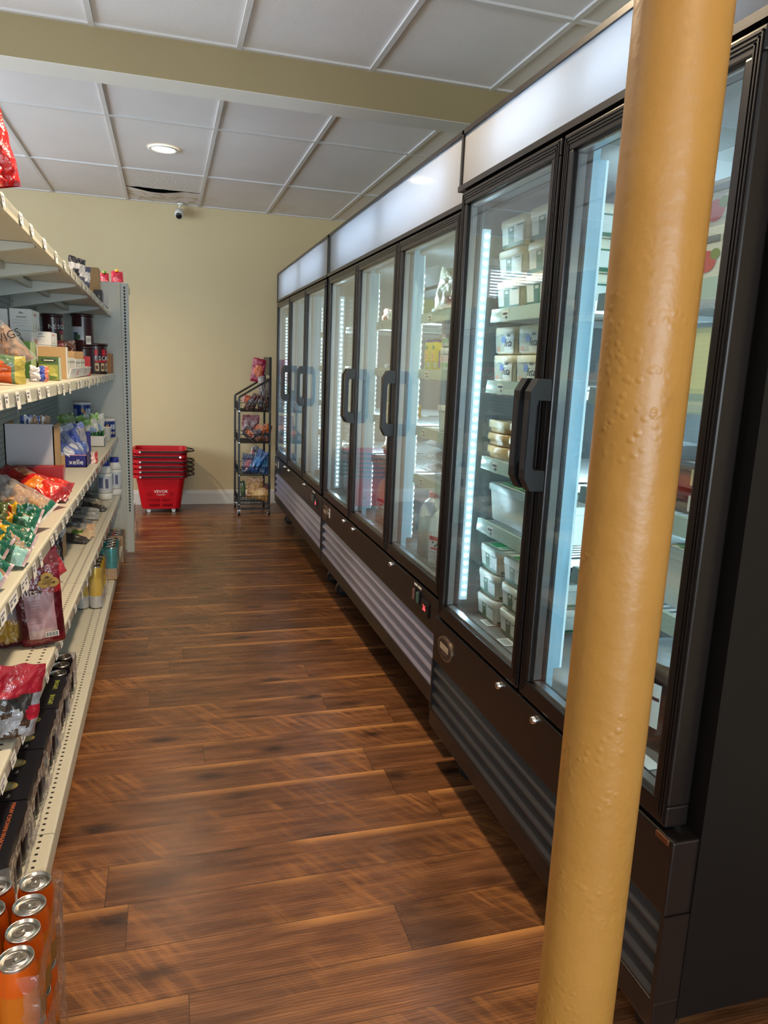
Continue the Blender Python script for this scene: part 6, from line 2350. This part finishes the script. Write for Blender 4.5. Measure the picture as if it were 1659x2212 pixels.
# trays
TRAYD = pl(64, 54, 56, .3)
for k in range(2):
    t = thing('food_tray', (0, 0, 0), ['dark food tray with a white label on the middle shelf beside the post', 'brown food tray stacked over the dark one on the middle shelf beside the post'][k], 'food tray', 'food trays beside the post')
    b = MB(); z0 = SH4[2] + .0005 + .052 * k
    b.bbox(FX3 + .02, FX3 + .2, 1.10, 1.32, z0, z0 + .045, TRAYD if k == 0 else pl(110, 92, 84, .35), .008); b.build('tray', t)
    b = MB(); b.box(FX3 + .0185, FX3 + .0195, 1.14, 1.20, z0 + .008, z0 + .04, pl(200, 196, 190) if k == 0 else pl(196, 186, 150)); b.box(FX3 + .06, FX3 + .16, 1.14, 1.28, z0 + .045, z0 + .0456, pl(176, 178, 190)); b.build('label', t)
for k in range(2):
    d = [FX3 + .03, FX3 + .2, 1.36, 1.46, SH4[2] + .0005 + k * .062, SH4[2] + .0005 + k * .062 + .06]
    carton('food_carton', ['lower', 'upper'][k] + ' white carton with a blue check band on the middle shelf behind the post', 'carton', d, pl(206, 208, 214), group='blue check cartons', art=lambda b, x0, x1, y0, y1, z0, z1: [b.box(x0 - .001, x0, y0, y1, z0 + .02 + q * .006, z0 + .023 + q * .006, pl(40, 60, 140)) for q in range(2)])
tub('storage_tub', 'big white lidded tub with a green patterned lid beside the post', FX3 + .13, 1.17, SH4[3] + .0005, .22, .20, .125, TUBW, TUBW, None, None, .94, box_lid_art)
tub('storage_tub', 'small pale lidded tub behind the post on the fourth shelf', FX3 + .11, 1.42, SH4[3] + .0005, .16, .14, .10, TRL, mat('clear_lid', rgb(214, 224, 220), .25), None, None, .93)
JAR = mat('dark_olive_jar', rgb(44, 28, 30), .15)
for k, (xx, yy, lb) in enumerate(((FX3 + .095, 1.255, 'large dark brown jar with a pale lid on the cooler floor beside the post'), (FX3 + .075, 1.112, 'dark brown jar with a pale lid half hidden by the door frame beside the post'))):
    t = thing('preserve_jar', (xx, yy, .5765), lb, 'jar', 'dark jars on the cooler floor')
    b = MB(); b.lathe([(.0001, 0), (.062, 0), (.068, .008), (.068, .18), (.06, .20), (.055, .205)], JAR, 32); b.build('jar', t)
    b = MB(); b.lathe([(.066, .196), (.069, .198), (.069, .216), (.064, .221), (.05, .219), (.046, .217), (.0001, .217)], mat('pale_blue_lid', rgb(206, 218, 226), .35), 32); b.build('lid', t)
    b = MB(); curved(b, .068, 150, 205, .05, .15, PAPER); curved(b, .068, 152, 203, .112, .120, pl(60, 40, 50), .0009)
    for q in range(6): curved(b, .068, 156 + q * 6, 158 + q * 6, .058, .075, INKK, .0009)
    b.build('paper_label', t)
b = MB(); b.box(XC3 + .022, XC3 + .06, 1.16, 1.24, .5765, .578, PAPER)
shell('paper_label', 'white paper price label lying before the dark jars on the cooler floor', 'label', b, 'paper labels on the cooler floor')
d = [FX3 + .03, FX3 + .2, 1.38, 1.50, .5765, .70]
carton('food_carton', 'grey lined carton on the cooler floor behind the post', 'carton', d, pl(176, 178, 180), art=lambda b, x0, x1, y0, y1, z0, z1: [b.box(x0 - .001, x0, y0, y1, z0 + .012 + q * .012, z0 + .017 + q * .012, pl(110, 112, 118)) for q in range(6)])

# -- three-door cooler in the middle
MILK = mat('milk_jug_plastic', rgb(226, 234, 232), .35)
JCAP = pl(206, 40, 46)


def milk_jug(label, x, y, z, rz, body=MILK, lab=True, group='milk jugs'):
    t = thing('milk_jug', (x, y, z), label, 'milk jug', group, R(rz))
    b = MB()
    S_ = .148
    def ring(k, zz, ox=0.0, r=.03):
        return [(p[0] + ox, p[1], zz) for p in rrect(S_ / 2 * k, S_ / 2 * k, min(r, S_ / 2 * k * .95))]
    b.loft([ring(.90, 0), ring(1.0, .008), ring(1.0, .135), ring(.99, .15), ring(.80, .195, .012), ring(.52, .225, .020), ring(.27, .238, .022, .019), ring(.25, .246, .022, .018), ring(.25, .252, .022, .018)], body)
    b.build('jug', t)
    # hollow handle bow on the shoulder corner
    b = MB()
    pts = [(-.028, 0, .215), (-.062, 0, .205), (-.073, 0, .175), (-.074, 0, .125), (-.066, 0, .10)]
    for a, c_ in zip(pts[:-1], pts[1:]):
        b.cyl(a, c_, .0155, body, 12)
    for p in pts: b.lathe([(.0001, -.0155), (.011, -.011), (.0155, 0), (.011, .011), (.0001, .0155)], body, 12, Matrix.Translation(p))
    b.build('handle', t)
    b = MB(); b.lathe([(.020, .243), (.0215, .245), (.0215, .262), (.019, .266), (.0001, .266)], JCAP, 20, Matrix.Translation((.022, 0, 0))); b.build('cap', t)
    if lab:
        b = MB()
        e = S_ / 2 + .0006
        for Mx in (Matrix(((1, 0, 0, 0), (0, 0, -1, -e), (0, 1, 0, 0), (0, 0, 0, 1))), MW(-e, 0, 0), Matrix(((0, 0, 1, e), (1, 0, 0, 0), (0, 1, 0, 0), (0, 0, 0, 1)))):
            b.box(-.04, .04, .02, .128, 0, .0006, pl(216, 218, 218), Mx); b.box(-.04, .04, .112, .128, .0006, .001, pl(190, 50, 56), Mx)
            b.box(-.03, .026, .076, .084, .0006, .001, pl(206, 70, 76), Mx)
            for (cx, cy) in ((-.02, .104), (.005, .10), (.022, .106), (-.006, .092)): disc_on(b, Mx @ Matrix.Translation((0, 0, .0006)), cx, cy, .006, .005, pl(60, 60, 64), .0004, 10)
            for q in range(4): b.box(-.034, .028 - .01 * (q % 2), .064 - .009 * q, .067 - .009 * q, .0006, .001, pl(150, 152, 156), Mx)
            for q in range(8): b.box(.004 + .004 * q, .006 + .004 * q, .022, .034, .0006, .001, INKK, Mx)
        b.build('label', t)
    return t


zb2 = .6075
milk_jug('plain white milk jug with a red cap and open handle in the middle cooler', FX2 + .075, 2.80, zb2, 150, lab=False)
milk_jug('milk jug with a red printed label in front, beside the plain white jug', FX2 + .058, 2.612, zb2, 205)
milk_jug('milk jug with a red printed label nearest the door frame of the middle cooler', FX2 + .062, 2.437, zb2, 195)
JUI = mat('pale_lime_juice', rgb(196, 206, 140), .3)
for k, yy in enumerate((2.80, 2.62)):
    milk_jug(['pale green juice jug standing behind the plain white milk jug', 'pale green juice jug standing behind the labelled milk jug'][k], FX2 + .28, yy, zb2, 170, JUI, False, 'juice jugs behind the milk')
milk_jug('cream jug on the floor of the middle cooler behind its centre door', FX2 + .075, 3.42, zb2, 190, mat('cream_jug', rgb(222, 206, 190), .35), True, None)
# bread bags on the shelf above
BRD = mat('brown_bread', rgb(166, 106, 70), .7, bump=.5, bscale=40, var=.25, vscale=14)
for k in range(3):
    t = thing('bread_bag', (0, 0, 0), ['lower clear bag of brown flat bread in the middle cooler', 'middle clear bag of brown flat bread with white printed twists', 'top silvery bag lying over the brown bread bags'][k], 'bread bag', 'bread bags in the middle cooler')
    z0 = SH3[3] + .0005 + .050 * k
    c0 = Vector((FX2 + .120, 2.868, z0 + .046)); c1_ = Vector((FX2 + .120, 2.42, z0 + .046))
    M = lay(c0, c1_, (-.1, 0, 1))
    if k < 2:
        b = MB(); bag_mesh(b, lay(c0 + Vector((0, -.03, 0)), c1_ + Vector((0, .03, 0)), (-.1, 0, 1)), .20, .42, .046, lambda u, v, s: BRD, 'pillow', 1, .15, 310 + k); b.build('bread', t)
    b = MB(); bag_mesh(b, M, .22, .48, .056 if k < 2 else .04, (lambda k: lambda u, v, s: BAGFILM if k < 2 else foil(176, 180, 186))(k), 'pillow', 1, .16, 320 + k)
    b.build('film', t)
    if k < 2:
        b = MB()
        for q in range(2):
            Mx = MW(FX2 + .003, 2.78 - .18 * q, z0 + .03)
            b.text('✕', .03, WHITEP, Mx, .0005); b.box(-.07, .07, -.002, .002, 0, .0006, WHITEP, Mx)
        b.build('printed_lines', t)
# yellow cans on the second shelf from the top
YCAN = mat('yellow_green_can', rgb(214, 206, 40), .25, .15)
VIO = pl(84, 62, 160, .3)


def ycan_art(b, r, h):
    curved(b, r, 90, 270, h * .90, h * .97, VIO)
    curved(b, r, 120, 150, h * .0 + .01, h * .6, VIO, .0007); curved(b, r, 236, 262, h * .08, h * .62, VIO, .0007)
    for a in (190, 275):
        curved(b, r, a - 30, a + 22, h * .3, h * .66, pl(226, 190, 40), .0009); curved(b, r, a - 12, a + 8, h * .38, h * .5, pl(190, 60, 40), .0012); curved(b, r, a - 8, a + 4, h * .42, h * .46, WHITEP, .0014)
        curved(b, r, a - 10, a + 16, h * .68, h * .78, pl(70, 140, 70), .0011)
    curved(b, r, 206, 226, h * .1, h * .26, pl(170, 190, 176), .0011)


for k, (xx, yy, lb) in enumerate(((FX2 + .038, 2.855, 'yellow and violet drink tin at the front of the second shelf of the middle cooler'), (FX2 + .038, 2.775, 'yellow and violet drink tin next to the pink lidded jars in the middle cooler'), (FX2 + .13, 2.84, 'yellow and violet drink tin at the back of the second shelf of the middle cooler'))):
    t = thing('drink_tin', (xx, yy, SH3[1] + .0005), lb, 'drink tin', 'yellow drink tins')
    b = MB(); b.lathe([(.0001, 0), (.032, 0), (.037, .004), (.037, .117), (.035, .121)], YCAN, 32); ycan_art(b, .037, .122); b.build('tin', t)
    b = MB(); b.lathe([(.0355, .119), (.0375, .120), (.0375, .125), (.034, .125), (.033, .122), (.0001, .122)], LIDM, 32); b.build('rim', t)
PNK = mat('frosted_jar', rgb(206, 210, 214), .3)
for k in range(2):
    t = thing('frosted_jar', (FX2 + .048, 2.68, SH3[1] + .0005 + .09 * k), ['lower frosted plastic jar beside the yellow tins', 'upper frosted plastic jar with a pink lid beside the yellow tins'][k], 'jar', 'frosted jars')
    b = MB(); b.lathe([(.0001, 0), (.04, 0), (.043, .006), (.043, .062), (.04, .066)], PNK, 24); curved(b, .043, 140, 270, .015, .03, pl(150, 180, 150)); curved(b, .043, 150, 230, .036, .056, pl(216, 190, 200)); b.build('jar', t)
    b = MB(); b.lathe([(.045, .062), (.046, .064), (.046, .082), (.044, .086), (.0001, .086)], pl(214, 196, 208) if k else PNK, 24); b.build('lid', t)
tub('yoghurt_tub', 'small white yoghurt tub on the third shelf at the near end of the middle cooler', FX2 + .055, 2.67, SH3[2] + .0005, .09, .09, .10, TUBW, TUBW, None, None, .85)
d = [FX2 + .02, FX2 + .2, 2.74, 2.87, SH3[2] + .0005, 1.136]
carton('paper_sheet', 'white paper sheet lying on the third shelf of the middle cooler', 'paper', d, CARDW)
# loaves and bags on the top shelf
LOAF = foil(206, 200, 176)
t = bag('loaf_bag', 'cream printed bread bag standing on the top shelf of the middle cooler', 'bread bag', (FX2 + .09, 2.86, SH3[0] + .001), .15, .17, .08, lambda u, v, s: pl(150, 146, 130) if int(v * 16 + u * 5) % 4 == 0 else LOAF, yaw=-60, roll=10, kind='pouch', crumple=.3, seed=331)
bag('loaf_bag', 'brown glossy bread bag beside the cream one on the top shelf of the middle cooler', 'bread bag', (FX2 + .10, 2.69, SH3[0] + .001), .16, .15, .08, lambda u, v, s: foil(120, 96, 76) if blob(u, v, .5, .45, .4, .3, .9, 2) else foil(170, 160, 150), yaw=-70, roll=-8, kind='pouch', crumple=.4, seed=332)
t = thing('wrap_packet', (0, 0, 0), 'flat cream wrap packet at the front of the top shelf of the middle cooler', 'packet')
b = MB(); bag_mesh(b, lay(Vector((FX2 + .046, 2.870, SH3[0] + .022)), Vector((FX2 + .046, 2.46, SH3[0] + .022)), (-.2, 0, 1)), .07, .42, .036, lambda u, v, s: foil(226, 216, 190) if v > .12 else foil(150, 110, 60), 'pillow', 1, .2, 333); b.build('packet', t)
# behind the centre and far doors
t = bag('orange_net', 'small orange bag on the top shelf behind the centre door of the middle cooler', 'packet', (FX2 + .05, 3.545, SH3[0] + .001), .10, .07, .05, lambda u, v, s: foil(206, 110, 60), yaw=-70, kind='pouch', crumple=.5, seed=341)
d = [FX2 + .02, FX2 + .10, 3.36, 3.48, SH3[0] + .0005, SH3[0] + .05]
carton('yellow_carton', 'yellow carton on the top shelf behind the centre door of the middle cooler', 'carton', d, pl(206, 196, 90))
d = [FX2 + .16, FX2 + .26, 3.36, 3.54, SH3[0] + .0005, SH3[0] + .11]
carton('yellow_carton', 'taller pale yellow carton behind the first yellow one in the middle cooler', 'carton', d, pl(190, 184, 110))
d = [FX2 + .02, FX2 + .12, 3.32, 3.50, SH3[1] + .0005, SH3[1] + .02]
carton('white_packet', 'flat white packet with blue print on the second shelf behind the centre door', 'packet', d, pl(216, 218, 226), art=lambda b, x0, x1, y0, y1, z0, z1: b.box(x0 - .001, x0, y0 + .02, y1 - .02, z0 + .005, z1 - .005, pl(60, 80, 150)))
d = [FX2 + .02, FX2 + .18, 3.38, 3.55, SH3[2] + .0005, SH3[2] + .065]
carton('yellow_carton', 'ochre yellow carton on the third shelf behind the centre door', 'carton', d, pl(206, 160, 60))
bag('loaf_bag', 'brown and white bread bag on the fourth shelf behind the centre door', 'bread bag', (FX2 + .09, 3.45, SH3[3] + .001), .24, .13, .10, lambda u, v, s: foil(170, 120, 90) if v < .6 else foil(216, 212, 206), yaw=-80, kind='pouch', crumple=.4, seed=345)
bag('clear_bag', 'crumpled bluish white bag on the fourth shelf behind the far door of the middle cooler', 'packet', (FX2 + .06, 4.12, SH3[3] + .001), .17, .16, .08, lambda u, v, s: foil(190, 204, 222), yaw=-70, kind='pouch', crumple=.5, seed=346)
bag('clear_bag', 'small pale packet on the second shelf behind the far door of the middle cooler', 'packet', (FX2 + .06, 4.10, SH3[1] + .0005), .14, .08, .05, lambda u, v, s: foil(196, 190, 200) if u < .6 else foil(206, 130, 120), yaw=-70, kind='pouch', crumple=.5, seed=347)
# a little stock in the far cooler
for k, (yy, zz, cc, lb) in enumerate(((4.62, SH3[3] + .001, (196, 200, 204), 'pale bag on the fourth shelf at the near end of the far cooler'), (4.66, SH3[0] + .001, (180, 186, 190), 'pale bag on the top shelf at the near end of the far cooler'))):
    bag('clear_bag', lb, 'packet', (FX2 + .10, yy, zz), .2, .12, .09, (lambda cc: lambda u, v, s: foil(*cc))(cc), yaw=-70, kind='pouch', crumple=.5, seed=350 + k)
